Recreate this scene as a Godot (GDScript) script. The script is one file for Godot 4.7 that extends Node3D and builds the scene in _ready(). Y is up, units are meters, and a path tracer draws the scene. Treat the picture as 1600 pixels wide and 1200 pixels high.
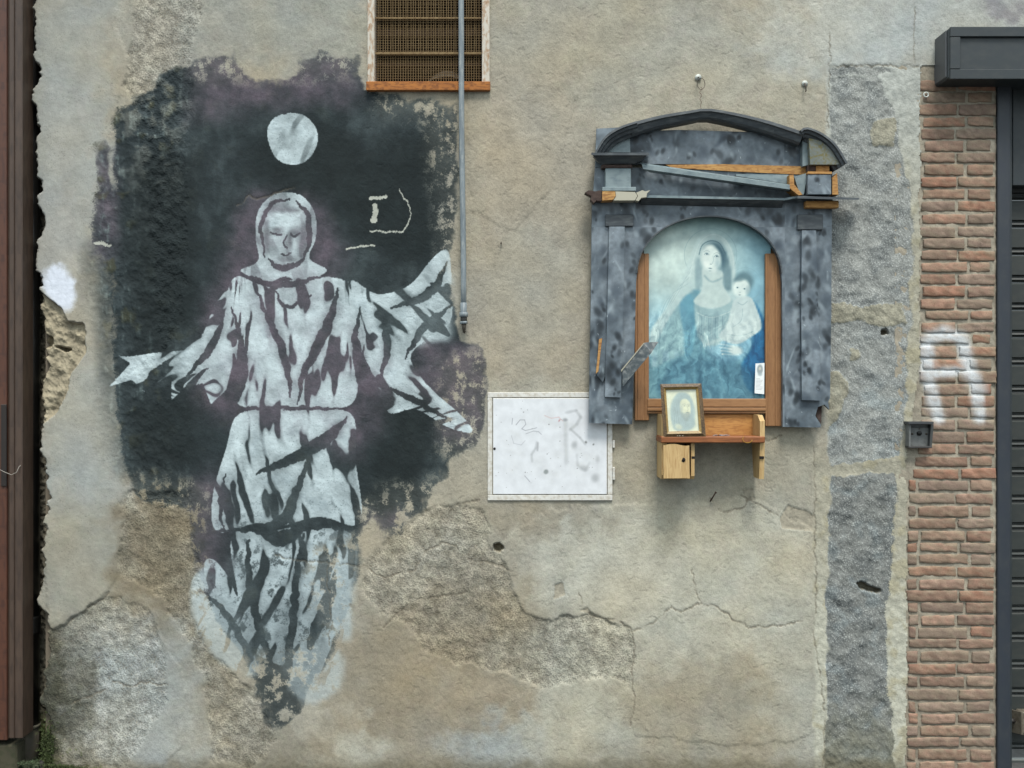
extends Node3D

# One picture pixel (of 1600 x 1200) on the wall's plane z = 0 is 1/400 m; the wall stands on y = 0 and faces +z.
const S := 400.0
const EYE := Vector3(0.0, 1.5, 4.0)
# The wall sheet: pixel columns 0..W, rows -OY..H-OY
const W := 1720
const H := 1290
const OY := 70
const BAND := 30
const STEP := 2

var painted: Array = [null, null, null, null, null]
var taken := {}
var mats := {}
var masks := {}
var basemap: PackedByteArray
var bands: Array = []
var n1: FastNoiseLite
var n2: FastNoiseLite
var n3: FastNoiseLite
var n4: FastNoiseLite
var nwa: FastNoiseLite
var nwb: FastNoiseLite
var ntr: FastNoiseLite
var ncell: FastNoiseLite
var nr: FastNoiseLite
var nf: FastNoiseLite
var nst: FastNoiseLite
var rng := RandomNumberGenerator.new()


# ------------------------------------------------------------------ helpers
func numbered(called: String) -> String:
	var n: int = taken.get(called, 0)
	taken[called] = n + 1
	return called if n == 0 else "%s_%03d" % [called, n]


func tag(o: Node3D, label := "", category := "", group := "", kind := "") -> Node3D:
	if label: o.set_meta("label", label)
	if category: o.set_meta("category", category)
	if group: o.set_meta("group", group)
	if kind: o.set_meta("kind", kind)
	return o


func thing(called: String, label: String, category: String, at := Vector3.ZERO, group := "") -> Node3D:
	var o := Node3D.new()
	o.name = numbered(called)
	add_child(o)
	o.position = at
	tag(o, label, category, group)
	return o


func obj(called: String, mesh: Mesh, mat: Material, parent: Node3D = null) -> MeshInstance3D:
	var o := MeshInstance3D.new()
	o.mesh = mesh
	o.material_override = mat
	if parent == null:
		o.name = numbered(called)
		add_child(o)
	else:
		o.name = called
		var k := 1
		while parent.has_node(NodePath(String(o.name))):
			o.name = "%s_%03d" % [called, k]
			k += 1
		parent.add_child(o, true)
		o.position = - world_of(parent)
	return o


func world_of(n: Node3D) -> Vector3:
	var p := Vector3.ZERO
	var k: Node = n
	while k is Node3D and k != self:
		p += (k as Node3D).position
		k = k.get_parent()
	return p


func nz(s: int, freq: float, oct: int, kind := FastNoiseLite.TYPE_SIMPLEX_SMOOTH) -> FastNoiseLite:
	var n := FastNoiseLite.new()
	n.seed = s
	n.noise_type = kind
	n.frequency = freq
	n.fractal_type = FastNoiseLite.FRACTAL_FBM if oct > 1 else FastNoiseLite.FRACTAL_NONE
	n.fractal_octaves = oct
	return n


# the place at depth z (metres in front of the wall) that the photograph shows at that pixel
func at(px: float, py: float, z := 0.0) -> Vector3:
	var k := (EYE.z - z) / EYE.z
	return Vector3((px - 800.0) / S * k, 1.5 + (600.0 - py) / S * k, z)


func at2(px: float, py: float, z := 0.0) -> Vector2:
	var p := at(px, py, z)
	return Vector2(p.x, p.y)


func begin(smooth := false) -> SurfaceTool:
	var st := SurfaceTool.new()
	st.begin(Mesh.PRIMITIVE_TRIANGLES)
	st.set_smooth_group(0 if smooth else -1)
	return st


func done(st: SurfaceTool) -> ArrayMesh:
	st.generate_normals()
	return st.commit()


# a convex polygon, turned so that it faces away from c
func face(st: SurfaceTool, p: Array, c: Vector3) -> void:
	var mid := Vector3.ZERO
	for v in p: mid += v
	mid /= p.size()
	var n: Vector3 = (p[1] - p[0]).cross(p[2] - p[0])
	if n.dot(mid - c) < 0.0:
		p = p.duplicate()
		p.reverse()
	for i in range(1, p.size() - 1):      # clockwise seen from outside
		for v in [p[0], p[i + 1], p[i]]:
			st.set_uv(Vector2(v.x, v.y))
			st.add_vertex(v)


# a box with chamfered edges
func add_box(st: SurfaceTool, lo: Vector3, hi: Vector3, b := 0.002, turn := Basis.IDENTITY, about := Vector3.INF) -> void:
	var c := (lo + hi) / 2.0
	var h := (hi - lo).abs() / 2.0
	b = minf(b, minf(h.x, minf(h.y, h.z)) * 0.6)
	var piv := c if about == Vector3.INF else about
	var v := func(sx: float, sy: float, sz: float, ax: int) -> Vector3:
		var q := Vector3(sx * (h.x - (0.0 if ax == 0 else b)), sy * (h.y - (0.0 if ax == 1 else b)), sz * (h.z - (0.0 if ax == 2 else b)))
		return piv + turn * (c + q - piv)
	var cc: Vector3 = piv + turn * (c - piv)
	for s in [-1.0, 1.0]:
		face(st, [v.call(s, -1, -1, 0), v.call(s, 1, -1, 0), v.call(s, 1, 1, 0), v.call(s, -1, 1, 0)], cc)
		face(st, [v.call(-1, s, -1, 1), v.call(1, s, -1, 1), v.call(1, s, 1, 1), v.call(-1, s, 1, 1)], cc)
		face(st, [v.call(-1, -1, s, 2), v.call(1, -1, s, 2), v.call(1, 1, s, 2), v.call(-1, 1, s, 2)], cc)
		for t in [-1.0, 1.0]:
			face(st, [v.call(s, t, -1, 0), v.call(s, t, -1, 1), v.call(s, t, 1, 1), v.call(s, t, 1, 0)], cc)
			face(st, [v.call(s, -1, t, 0), v.call(s, -1, t, 2), v.call(s, 1, t, 2), v.call(s, 1, t, 0)], cc)
			face(st, [v.call(-1, s, t, 1), v.call(-1, s, t, 2), v.call(1, s, t, 2), v.call(1, s, t, 1)], cc)
			for u in [-1.0, 1.0]:
				face(st, [v.call(s, t, u, 0), v.call(s, t, u, 1), v.call(s, t, u, 2)], cc)


# a box whose front face (at depth z1) stands at these pixels
func pbox(st: SurfaceTool, x0: float, y0: float, x1: float, y1: float, z0: float, z1: float, b := 0.002) -> void:
	var p := at(x0, y1, z1)
	var q := at(x1, y0, z1)
	add_box(st, Vector3(p.x, p.y, z0), Vector3(q.x, q.y, z1), b)


func box_part(called: String, x0: float, y0: float, x1: float, y1: float, z0: float, z1: float, mat: Material, parent: Node3D, b := 0.002) -> MeshInstance3D:
	var st := begin()
	pbox(st, x0, y0, x1, y1, z0, z1, b)
	return obj(called, done(st), mat, parent)


# a plate cut to a flat outline (metres), from z0 to z1
func plate(st: SurfaceTool, pts: PackedVector2Array, z0: float, z1: float) -> void:
	var tri := Geometry2D.triangulate_polygon(pts)
	for k in range(0, tri.size(), 3):
		var a := pts[tri[k]]
		var b := pts[tri[k + 1]]
		var c := pts[tri[k + 2]]
		var ccw := (b - a).cross(c - a) > 0.0
		for zz in [z1, z0]:
			var o: Array = [a, b, c]
			if ccw == (zz == z1): o.reverse()
			for v in o:
				st.set_uv(v)
				st.add_vertex(Vector3(v.x, v.y, zz))
	var area := 0.0
	for i in pts.size():
		area += pts[i].cross(pts[(i + 1) % pts.size()])
	for i in pts.size():
		var a := pts[i]
		var b := pts[(i + 1) % pts.size()]
		var q: Array = [Vector3(a.x, a.y, z0), Vector3(b.x, b.y, z0), Vector3(b.x, b.y, z1), Vector3(a.x, a.y, z1)]
		if area > 0.0: q.reverse()
		for t in [0, 1, 2, 0, 2, 3]:
			st.set_uv(Vector2(q[t].x, q[t].y))
			st.add_vertex(q[t])


func plate_part(called: String, pix: PackedVector2Array, z0: float, z1: float, mat: Material, parent: Node3D) -> MeshInstance3D:
	var pts := PackedVector2Array()
	for p in pix: pts.append(at2(p.x, p.y, z1))
	var st := begin()
	plate(st, pts, z0, z1)
	return obj(called, done(st), mat, parent)


# any closed ring of 3D points carried along a path: rings must have the same count
func skin(st: SurfaceTool, rings: Array, caps := true) -> void:
	for k in rings.size() - 1:
		var a: Array = rings[k]
		var b: Array = rings[k + 1]
		var c := Vector3.ZERO
		for v in a: c += v
		for v in b: c += v
		c /= float(a.size() + b.size())
		for i in a.size():
			var j := (i + 1) % a.size()
			face(st, [a[i], a[j], b[j], b[i]], c)
	if caps:
		var mid := Vector3.ZERO
		for v in rings[rings.size() / 2]: mid += v
		mid /= rings[0].size()
		if rings.size() == 2:
			mid = Vector3.ZERO
			for v in rings[0]: mid += v
			for v in rings[1]: mid += v
			mid /= 2.0 * rings[0].size()
		face(st, rings[0], mid)
		face(st, rings[-1], mid)


# a moulding: profile points (out along the path's left normal, z) carried along a path in the wall's plane
func sweep(st: SurfaceTool, path: PackedVector2Array, prof: PackedVector2Array, widths := PackedFloat32Array()) -> void:
	var rings := []
	for i in path.size():
		var d := (path[mini(i + 1, path.size() - 1)] - path[maxi(i - 1, 0)]).normalized()
		var n := Vector2(-d.y, d.x)
		var w := 1.0 if widths.is_empty() else widths[i]
		var ring := []
		for q in prof:
			var e := path[i] + n * q.x * w
			ring.append(Vector3(e.x, e.y, q.y))
		rings.append(ring)
	skin(st, rings)


func tube(st: SurfaceTool, path: Array, r: float, sides := 8, r_end := -1.0) -> void:
	var rings := []
	var up := Vector3(0.13, 0.2, 0.97).normalized()
	for i in path.size():
		var d: Vector3 = (path[mini(i + 1, path.size() - 1)] - path[maxi(i - 1, 0)]).normalized()
		var s := d.cross(up).normalized()
		var t := s.cross(d).normalized()
		var ring := []
		var rr := r if r_end < 0.0 else lerpf(r, r_end, float(i) / (path.size() - 1))
		for k in sides:
			var a := TAU * k / sides
			ring.append(path[i] + (s * cos(a) + t * sin(a)) * rr)
		rings.append(ring)
	skin(st, rings)


func tube_part(called: String, path: Array, r: float, mat: Material, parent: Node3D, sides := 8, r_end := -1.0) -> MeshInstance3D:
	var st := begin(true)
	tube(st, path, r, sides, r_end)
	return obj(called, done(st), mat, parent)


func lin(c: Color) -> Color:
	return c.srgb_to_linear()


func mat(c: Color, rough := 0.85, metal := 0.0) -> StandardMaterial3D:
	var m := StandardMaterial3D.new()
	m.albedo_color = c
	m.roughness = rough
	m.metallic = metal
	return m


# ------------------------------------------------------------------ computed pictures
# a texture of size n x n m that tiles poorly on purpose: f gives a colour for each pixel
func grain_texture(w: int, h: int, seed_: int, a: Color, b: Color, c: Color, sx: float, sy: float, spots := 0.0) -> ImageTexture:
	var g1 := nz(seed_, 0.01, 4)
	var g2 := nz(seed_ + 1, 0.06, 3)
	var g3 := nz(seed_ + 2, 0.03, 3)
	var data := PackedByteArray()
	data.resize(w * h * 3)
	var k := 0
	for y in h:
		for x in w:
			var u := g1.get_noise_2d(x * sx, y * sy) * 0.5 + 0.5
			var v := g2.get_noise_2d(x * sx, y * sy) * 0.5 + 0.5
			var col := a.lerp(b, clampf(u * 1.6 - 0.3, 0.0, 1.0)).lerp(c, clampf((v - 0.45) * 1.6, 0.0, 0.7))
			if spots > 0.0:
				var s := g3.get_noise_2d(x, y)
				col = col.lerp(c, clampf((s - 0.25) * 5.0, 0.0, 1.0) * spots)
			data[k] = int(clampf(col.r, 0, 1) * 255)
			data[k + 1] = int(clampf(col.g, 0, 1) * 255)
			data[k + 2] = int(clampf(col.b, 0, 1) * 255)
			k += 3
	return ImageTexture.create_from_image(Image.create_from_data(w, h, false, Image.FORMAT_RGB8, data))


func grain_mat(w: int, h: int, seed_: int, a: Color, b: Color, c: Color, sx: float, sy: float, scale: float, rough := 0.8, spots := 0.0, bump := 0.0) -> StandardMaterial3D:
	var m := StandardMaterial3D.new()
	m.albedo_texture = grain_texture(w, h, seed_, a, b, c, sx, sy, spots)
	m.roughness = rough
	m.uv1_triplanar = true
	m.uv1_world_triplanar = true
	m.uv1_scale = Vector3.ONE * scale
	m.uv1_triplanar_sharpness = 6.0
	if bump > 0.0:
		m.heightmap_enabled = true
		m.heightmap_scale = bump
		m.heightmap_texture = m.albedo_texture
	return m


func marble_image() -> Image:
	# slate grey paint, dabbed dark with a sponge and streaked pale with a brush
	var n := 640
	var big := nz(502, 0.007, 3)
	var fine := nz(503, 0.06, 4)
	var im := Image.create(n, n, false, Image.FORMAT_RGB8)
	for y in n:
		for x in n:
			var c := Color(0.315, 0.355, 0.385).lerp(Color(0.43, 0.47, 0.50), clampf(big.get_noise_2d(x, y) * 1.4 + 0.5, 0, 1))
			var k := 1.0 + 0.14 * fine.get_noise_2d(x, y)
			im.set_pixel(x, y, Color(c.r * k, c.g * k, c.b * k))
	var r := RandomNumberGenerator.new()
	r.seed = 505
	for k in 230:
		dab(im, r.randf() * n, r.randf() * n, r.randf_range(14, 40), r.randf_range(10, 26), r.randf() * PI, Color(0.19, 0.23, 0.27), 0.95, r.randf_range(0.25, 0.6))
	for k in 330:
		var p := Vector2(r.randf() * n, r.randf() * n)
		var dn := big.get_noise_2d(p.x * 1.5 + 2000.0, p.y * 1.5)
		if dn < -0.12: continue
		var sz := r.randf_range(0.45, 1.3) * (1.0 + dn)
		for j in r.randi_range(1, 4):
			dab(im, p.x + r.randfn(0, 8) * sz, p.y + r.randfn(0, 10) * sz, 13 * sz, 8 * sz, r.randf_range(-0.7, 0.7) + PI / 2, Color(0.10, 0.125, 0.145), 0.8, r.randf_range(0.3, 0.75))
	for k in 260:
		dab(im, r.randf() * n, r.randf() * n, r.randf_range(6, 34), r.randf_range(3.0, 12), r.randf_range(0.9, 2.2), Color(0.58, 0.63, 0.655), 0.97, r.randf_range(0.15, 0.55))
	for k in 160:
		dab(im, r.randf() * n, r.randf() * n, r.randf_range(1.5, 5), r.randf_range(0.8, 1.8), r.randf() * PI, Color(0.66, 0.70, 0.72), 0.7, r.randf_range(0.3, 0.8))
	return im


# ---- masks over the wall sheet
func fill(im: Image, pts: PackedVector2Array, v: float, sc := 1.0, off := Vector2.ZERO) -> void:
	var lo := 1e9
	var hi := -1e9
	for p in pts:
		lo = minf(lo, (p.y + off.y) * sc)
		hi = maxf(hi, (p.y + off.y) * sc)
	var col := Color(v, v, v, 1)
	for row in range(maxi(0, int(floor(lo))), mini(im.get_height(), int(ceil(hi)) + 1)):
		var yy := row + 0.5
		var xs: Array[float] = []
		for i in pts.size():
			var a := (pts[i] + off) * sc
			var b := (pts[(i + 1) % pts.size()] + off) * sc
			if (a.y <= yy) != (b.y <= yy):
				xs.append(a.x + (yy - a.y) / (b.y - a.y) * (b.x - a.x))
		xs.sort()
		for k in range(0, xs.size() - 1, 2):
			var x0 := clampi(int(round(xs[k])), 0, im.get_width())
			var x1 := clampi(int(round(xs[k + 1])), 0, im.get_width())
			if x1 > x0: im.fill_rect(Rect2i(x0, row, x1 - x0, 1), col)


func soften(im: Image, k: float) -> void:
	if k <= 1.0: return
	var w := im.get_width()
	var h := im.get_height()
	im.resize(maxi(2, int(w / k)), maxi(2, int(h / k)), Image.INTERPOLATE_LANCZOS)
	im.resize(w, h, Image.INTERPOLATE_CUBIC)


func soft_copy(d: PackedByteArray, k: float) -> PackedByteArray:
	var im := Image.create_from_data(W, H, false, Image.FORMAT_L8, d)
	soften(im, k)
	return im.get_data()


func blank() -> Image:
	return Image.create(W, H, false, Image.FORMAT_L8)


func make_mask(called: String, polys: Array, k: float) -> void:
	var im := blank()
	for p in polys: fill(im, p, 1.0, 1.0, Vector2(0, OY))
	soften(im, k)
	masks[called] = im.get_data()


func thin(p: PackedVector3Array, k: float) -> PackedVector3Array:
	for i in p.size(): p[i].z *= k
	return p


# a stroke of varying width: points (x, y, half width)
func stroke(im: Image, pts: PackedVector3Array, v: float, wob := 0.0, sc := 1.0, off := Vector2(0, OY), uneven := 0.0) -> void:
	var col := Color(v, v, v, 1)
	var q := nz(77, 0.045, 4)
	for i in pts.size() - 1:
		var a := pts[i]
		var b := pts[i + 1]
		var n := int(Vector2(b.x - a.x, b.y - a.y).length() * sc) + 1
		for k in n + 1:
			var p := a.lerp(b, float(k) / n)
			var x := (p.x + off.x + wob * q.get_noise_2d(p.x, p.y)) * sc
			var y := (p.y + off.y + wob * q.get_noise_2d(p.x + 500.0, p.y)) * sc
			var r := p.z * sc * (1.0 + uneven * q.get_noise_2d(p.x * 0.7 + 900.0, p.y * 0.7))
			var ri := int(ceil(r))
			for dy in range(-ri, ri + 1):
				var half := r * r - dy * dy
				if half < 0.0 and ri > 1: continue
				var hw := sqrt(maxf(half, 0.0))
				var w := maxi(1, int(round(hw * 2.0)))
				im.fill_rect(Rect2i(int(round(x - hw)), int(round(y)) + dy, w, 1), col)


# ------------------------------------------------------------------ the wall's pixels
func soft_blobs() -> Array:
	# (centre x, y, radii, colour, strength): broad differences of colour in the render and its stains
	return [
		[850, 260, 120, 190, Color(0.610, 0.565, 0.485), 0.9],
		[830, 470, 90, 110, Color(0.600, 0.560, 0.485), 0.7],
		[1130, 110, 190, 90, Color(0.615, 0.590, 0.520), 0.7],
		[880, 60, 160, 80, Color(0.590, 0.565, 0.495), 0.6],
		[640, 300, 60, 140, Color(0.53, 0.51, 0.46), 0.5],
		[1350, 50, 150, 75, Color(0.640, 0.650, 0.630), 1.0],
		[1520, 20, 140, 60, Color(0.600, 0.615, 0.605), 1.0],
		[1580, 8, 50, 14, Color(0.48, 0.47, 0.50), 0.8],
		[100, 90, 75, 160, Color(0.565, 0.565, 0.530), 1.0],
		[100, 260, 70, 140, Color(0.575, 0.580, 0.560), 1.0],
		[90, 380, 50, 70, Color(0.590, 0.580, 0.545), 1.0],
		[130, 700, 70, 130, Color(0.575, 0.580, 0.555), 1.0],
		[135, 880, 70, 90, Color(0.555, 0.545, 0.490), 1.0],
		[270, 60, 90, 80, Color(0.565, 0.550, 0.505), 0.9],
		[440, 40, 120, 60, Color(0.545, 0.545, 0.510), 0.9],
		[520, 40, 50, 80, Color(0.560, 0.560, 0.520), 0.8],
		[255, 860, 70, 110, Color(0.470, 0.425, 0.340), 1.0],
		[300, 1060, 80, 90, Color(0.500, 0.470, 0.400), 0.9],
		[200, 1080, 110, 100, Color(0.560, 0.570, 0.550), 1.0],
		[220, 1160, 110, 50, Color(0.590, 0.600, 0.580), 0.9],
		[100, 1090, 50, 110, Color(0.40, 0.39, 0.34), 0.9],
		[66, 1120, 34, 120, Color(0.27, 0.26, 0.19), 0.9],
		[700, 900, 110, 80, Color(0.590, 0.560, 0.485), 0.9],
		[740, 970, 90, 90, Color(0.525, 0.475, 0.385), 0.9],
		[880, 1010, 100, 70, Color(0.545, 0.525, 0.460), 0.8],
		[600, 1060, 75, 120, Color(0.545, 0.495, 0.405), 1.0],
		[780, 1120, 90, 60, Color(0.560, 0.505, 0.415), 0.9],
		[690, 1150, 60, 60, Color(0.545, 0.500, 0.420), 0.8],
		[800, 1170, 90, 40, Color(0.580, 0.600, 0.590), 0.8],
		[920, 1120, 90, 90, Color(0.640, 0.625, 0.555), 0.9],
		[1100, 900, 200, 130, Color(0.665, 0.645, 0.565), 0.9],
		[950, 890, 110, 80, Color(0.665, 0.645, 0.575), 0.9],
		[830, 800, 110, 28, Color(0.560, 0.520, 0.440), 0.8],
		[1080, 730, 130, 50, Color(0.585, 0.560, 0.490), 0.7],
		[1110, 1110, 130, 70, Color(0.575, 0.535, 0.445), 0.9],
		[1180, 1130, 60, 60, Color(0.570, 0.530, 0.440), 0.7],
		[1250, 1060, 60, 120, Color(0.620, 0.610, 0.550), 0.7],
		[1030, 1185, 120, 25, Color(0.545, 0.520, 0.450), 0.7],
		[560, 1170, 40, 40, Color(0.650, 0.640, 0.580), 0.7],
		[430, 1165, 80, 40, Color(0.510, 0.475, 0.400), 0.9],
		[830, 640, 60, 40, Color(0.62, 0.60, 0.54), 0.5],
		[1230, 730, 60, 70, Color(0.58, 0.57, 0.51), 0.6],
	]


func make_basemap() -> void:
	var k := 8
	var w := W / k
	var h := H / k
	var blobs := soft_blobs()
	var q := nz(31, 0.02, 3)
	var data := PackedByteArray()
	data.resize(w * h * 3)
	for y in h:
		for x in w:
			var p := Vector2(x * k + 4, y * k + 4 - OY)
			p += Vector2(q.get_noise_2d(p.x, p.y), q.get_noise_2d(p.x + 777, p.y)) * 40.0
			var c := Color(0.598, 0.568, 0.500)
			for b in blobs:
				var d := Vector2((p.x - b[0]) / b[2], (p.y - b[1]) / b[3]).length_squared()
				if d < 2.4: c = c.lerp(b[4], b[5] * (1.0 - smoothstep(0.0, 2.2, d)) * 1.0)
			var gy := (c.r + c.g + c.b) / 3.0
			c = Color(lerpf(c.r, gy, 0.33) * 0.962, lerpf(c.g, gy, 0.33) * 0.970, lerpf(c.b, gy, 0.33) * 0.960)
			var i := (y * w + x) * 3
			data[i] = int(c.r * 255)
			data[i + 1] = int(c.g * 255)
			data[i + 2] = int(c.b * 255)
	var im := Image.create_from_data(w, h, false, Image.FORMAT_RGB8, data)
	im.resize(W, H, Image.INTERPOLATE_CUBIC)
	basemap = im.get_data()


func make_masks() -> void:
	# where the render is smooth, broken away, eroded, or a thicker later coat
	make_mask("smooth", [PackedVector2Array([Vector2(20, -80), Vector2(172, -80), Vector2(180, 34), Vector2(196, 70), Vector2(206, 118), Vector2(182, 170), Vector2(178, 215), Vector2(150, 330), Vector2(143, 450), Vector2(160, 520), Vector2(180, 640), Vector2(190, 700), Vector2(192, 850), Vector2(182, 905), Vector2(150, 945), Vector2(106, 976), Vector2(76, 980), Vector2(70, 880), Vector2(60, 720), Vector2(40, 600)])], 3)
	make_mask("hole", [PackedVector2Array([Vector2(20, 400), Vector2(46, 420), Vector2(58, 452), Vector2(80, 470), Vector2(97, 482), Vector2(107, 504), Vector2(133, 507), Vector2(135, 552), Vector2(112, 585), Vector2(108, 610), Vector2(90, 645), Vector2(62, 668), Vector2(50, 660), Vector2(30, 620)])], 2)
	make_mask("pit", [PackedVector2Array([Vector2(57, 521), Vector2(66, 520), Vector2(82, 530), Vector2(80, 542), Vector2(60, 545), Vector2(54, 535)]), PackedVector2Array([Vector2(772, 852), Vector2(782, 850), Vector2(788, 857), Vector2(782, 864), Vector2(773, 862)]), PackedVector2Array([Vector2(1378, 517), Vector2(1386, 515), Vector2(1390, 521), Vector2(1381, 524)]), PackedVector2Array([Vector2(1339, 913), Vector2(1351, 912), Vector2(1360, 917), Vector2(1380, 924), Vector2(1372, 928), Vector2(1358, 926), Vector2(1346, 922)]), PackedVector2Array([Vector2(84, 542), Vector2(112, 546), Vector2(100, 551)])], 2)
	make_mask("rough", [
		PackedVector2Array([Vector2(700, 790), Vector2(760, 795), Vector2(766, 850), Vector2(785, 880), Vector2(800, 920), Vector2(820, 960), Vector2(850, 975), Vector2(880, 962), Vector2(925, 960), Vector2(985, 985), Vector2(992, 1010), Vector2(985, 1075), Vector2(960, 1055), Vector2(910, 1062), Vector2(850, 1078), Vector2(800, 1050), Vector2(720, 1040), Vector2(660, 1015), Vector2(640, 975), Vector2(600, 965), Vector2(565, 930), Vector2(575, 870), Vector2(620, 840), Vector2(660, 800)]),
		PackedVector2Array([Vector2(196, 770), Vector2(300, 770), Vector2(310, 900), Vector2(300, 960), Vector2(330, 1020), Vector2(400, 1080), Vector2(430, 1150), Vector2(400, 1200), Vector2(330, 1190), Vector2(320, 1050), Vector2(250, 930), Vector2(186, 900)]),
		PackedVector2Array([Vector2(200, 120), Vector2(210, 20), Vector2(240, -80), Vector2(330, -80), Vector2(300, 90), Vector2(295, 200), Vector2(285, 520), Vector2(250, 560), Vector2(230, 300)]),
		PackedVector2Array([Vector2(60, 960), Vector2(190, 930), Vector2(240, 960), Vector2(260, 1020), Vector2(255, 1110), Vector2(200, 1200), Vector2(60, 1205)])], 10)
	make_mask("coat", [
		PackedVector2Array([Vector2(775, 855), Vector2(860, 795), Vector2(1000, 790), Vector2(1180, 780), Vector2(1290, 838), Vector2(1290, 1130), Vector2(1240, 1160), Vector2(1150, 1165), Vector2(990, 1150), Vector2(988, 985), Vector2(925, 960), Vector2(878, 962), Vector2(840, 975), Vector2(815, 950), Vector2(798, 905)]),
		PackedVector2Array([Vector2(730, -80), Vector2(930, -80), Vector2(905, 150), Vector2(860, 300), Vector2(800, 360), Vector2(735, 330)]),
		PackedVector2Array([Vector2(150, 1010), Vector2(250, 985), Vector2(290, 1060), Vector2(285, 1170), Vector2(240, 1205), Vector2(110, 1205), Vector2(130, 1120), Vector2(165, 1100)])], 4)
	make_mask("chip", [PackedVector2Array([Vector2(1218, 812), Vector2(1232, 790), Vector2(1262, 800), Vector2(1284, 812), Vector2(1284, 832), Vector2(1222, 826)]), PackedVector2Array([Vector2(1160, 766), Vector2(1176, 764), Vector2(1180, 780), Vector2(1166, 786)]), PackedVector2Array([Vector2(868, 915), Vector2(880, 910), Vector2(884, 930), Vector2(866, 938)]), PackedVector2Array([Vector2(905, 955), Vector2(925, 960), Vector2(918, 950)])], 2)
	# lips and cracks
	var im := blank()
	for c in [
		PackedVector3Array([Vector3(905, 925, 1), Vector3(913, 955, 1.4), Vector3(940, 967, 1.2), Vector3(960, 968, 1.4), Vector3(985, 982, 1.4), Vector3(991, 1000, 1.3), Vector3(988, 1060, 1.1), Vector3(992, 1100, 1), Vector3(986, 1135, 0.8)]),
		PackedVector3Array([Vector3(991, 986, 0.8), Vector3(1020, 975, 0.8), Vector3(1048, 950, 1), Vector3(1065, 956, 0.9), Vector3(1096, 943, 1), Vector3(1120, 948, 1), Vector3(1142, 966, 1.2), Vector3(1170, 980, 0.9), Vector3(1205, 980, 0.7), Vector3(1272, 966, 0.5)]),
		PackedVector3Array([Vector3(1082, 890, 0.7), Vector3(1086, 920, 0.8), Vector3(1096, 943, 0.9)]),
		PackedVector3Array([Vector3(600, 982, 1.5), Vector3(622, 958, 1.5), Vector3(650, 938, 1.2), Vector3(682, 934, 1), Vector3(730, 925, 0.8)]),
		PackedVector3Array([Vector3(662, 862, 1.2), Vector3(690, 850, 1.2), Vector3(712, 850, 1), Vector3(716, 872, 1), Vector3(750, 878, 1.2), Vector3(772, 880, 1), Vector3(806, 895, 0.9)]),
		PackedVector3Array([Vector3(585, 895, 1.2), Vector3(602, 902, 1.2), Vector3(650, 890, 0.8), Vector3(662, 862, 0.8)]),
		PackedVector3Array([Vector3(700, 802, 1.2), Vector3(722, 785, 1.3), Vector3(750, 780, 0.8)]),
		PackedVector3Array([Vector3(1150, 772, 0.7), Vector3(1180, 785, 0.8), Vector3(1216, 806, 1)]),
		PackedVector3Array([Vector3(1108, 780, 0.6), Vector3(1130, 800, 0.8), Vector3(1160, 796, 0.7), Vector3(1170, 775, 0.8)]),
		PackedVector3Array([Vector3(1272, 700, 0.9), Vector3(1275, 900, 0.9), Vector3(1273, 1000, 0.8), Vector3(1290, 1120, 0.9), Vector3(1286, 1200, 1)]),
		PackedVector3Array([Vector3(513, 880, 0.7), Vector3(512, 920, 1), Vector3(518, 960, 0.8), Vector3(515, 1010, 0.7)]),
		PackedVector3Array([Vector3(430, 868, 0.5), Vector3(470, 876, 0.6), Vector3(513, 880, 0.8), Vector3(570, 886, 0.9), Vector3(585, 895, 1)]),
		PackedVector3Array([Vector3(106, 976, 1.6), Vector3(140, 950, 1.5), Vector3(172, 926, 1)]),
		PackedVector3Array([Vector3(110, 1098, 1.4), Vector3(135, 1088, 1.4), Vector3(166, 1078, 1)]),
		PackedVector3Array([Vector3(176, 1066, 0.9), Vector3(205, 1074, 1), Vector3(222, 1066, 0.8), Vector3(262, 1070, 0.7)]),
		PackedVector3Array([Vector3(1297, 103, 1.1), Vector3(1350, 102, 0.8), Vector3(1400, 103, 0.8), Vector3(1436, 104, 1.0)]),
		PackedVector3Array([Vector3(1429, -70, 0.6), Vector3(1429, 105, 0.7)]),
		PackedVector3Array([Vector3(1296, 40, 0.5), Vector3(1296, 105, 0.9), Vector3(1293, 200, 1.0)]),
		PackedVector3Array([Vector3(370, 322, 0.6), Vector3(392, 306, 1.2), Vector3(400, 312, 1), Vector3(460, 292, 0.7)]),
		PackedVector3Array([Vector3(1175, 676, 0.5), Vector3(1200, 690, 1), Vector3(1222, 680, 0.7)])]:
		stroke(im, thin(c, 0.36), 1.0, 4.0)
	soften(im, 1.2)
	masks["crack"] = im.get_data()
	# stones of the pier and the mortar round them
	make_mask("stone_a", [PackedVector2Array([Vector2(1297, 122), Vector2(1372, 120), Vector2(1400, 180), Vector2(1408, 240), Vector2(1424, 300), Vector2(1425, 420), Vector2(1420, 530), Vector2(1418, 610), Vector2(1412, 660), Vector2(1410, 715), Vector2(1360, 722), Vector2(1300, 726), Vector2(1290, 700), Vector2(1297, 560)]), PackedVector2Array([Vector2(1297, 106), Vector2(1378, 104), Vector2(1396, 112), Vector2(1380, 118), Vector2(1297, 119)])], 3)
	make_mask("stone_b", [PackedVector2Array([Vector2(1300, 744), Vector2(1396, 738), Vector2(1402, 760), Vector2(1396, 860), Vector2(1392, 925), Vector2(1386, 940), Vector2(1386, 1060), Vector2(1394, 1130), Vector2(1398, 1205), Vector2(1291, 1205), Vector2(1292, 1000), Vector2(1294, 850)])], 3)
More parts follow.
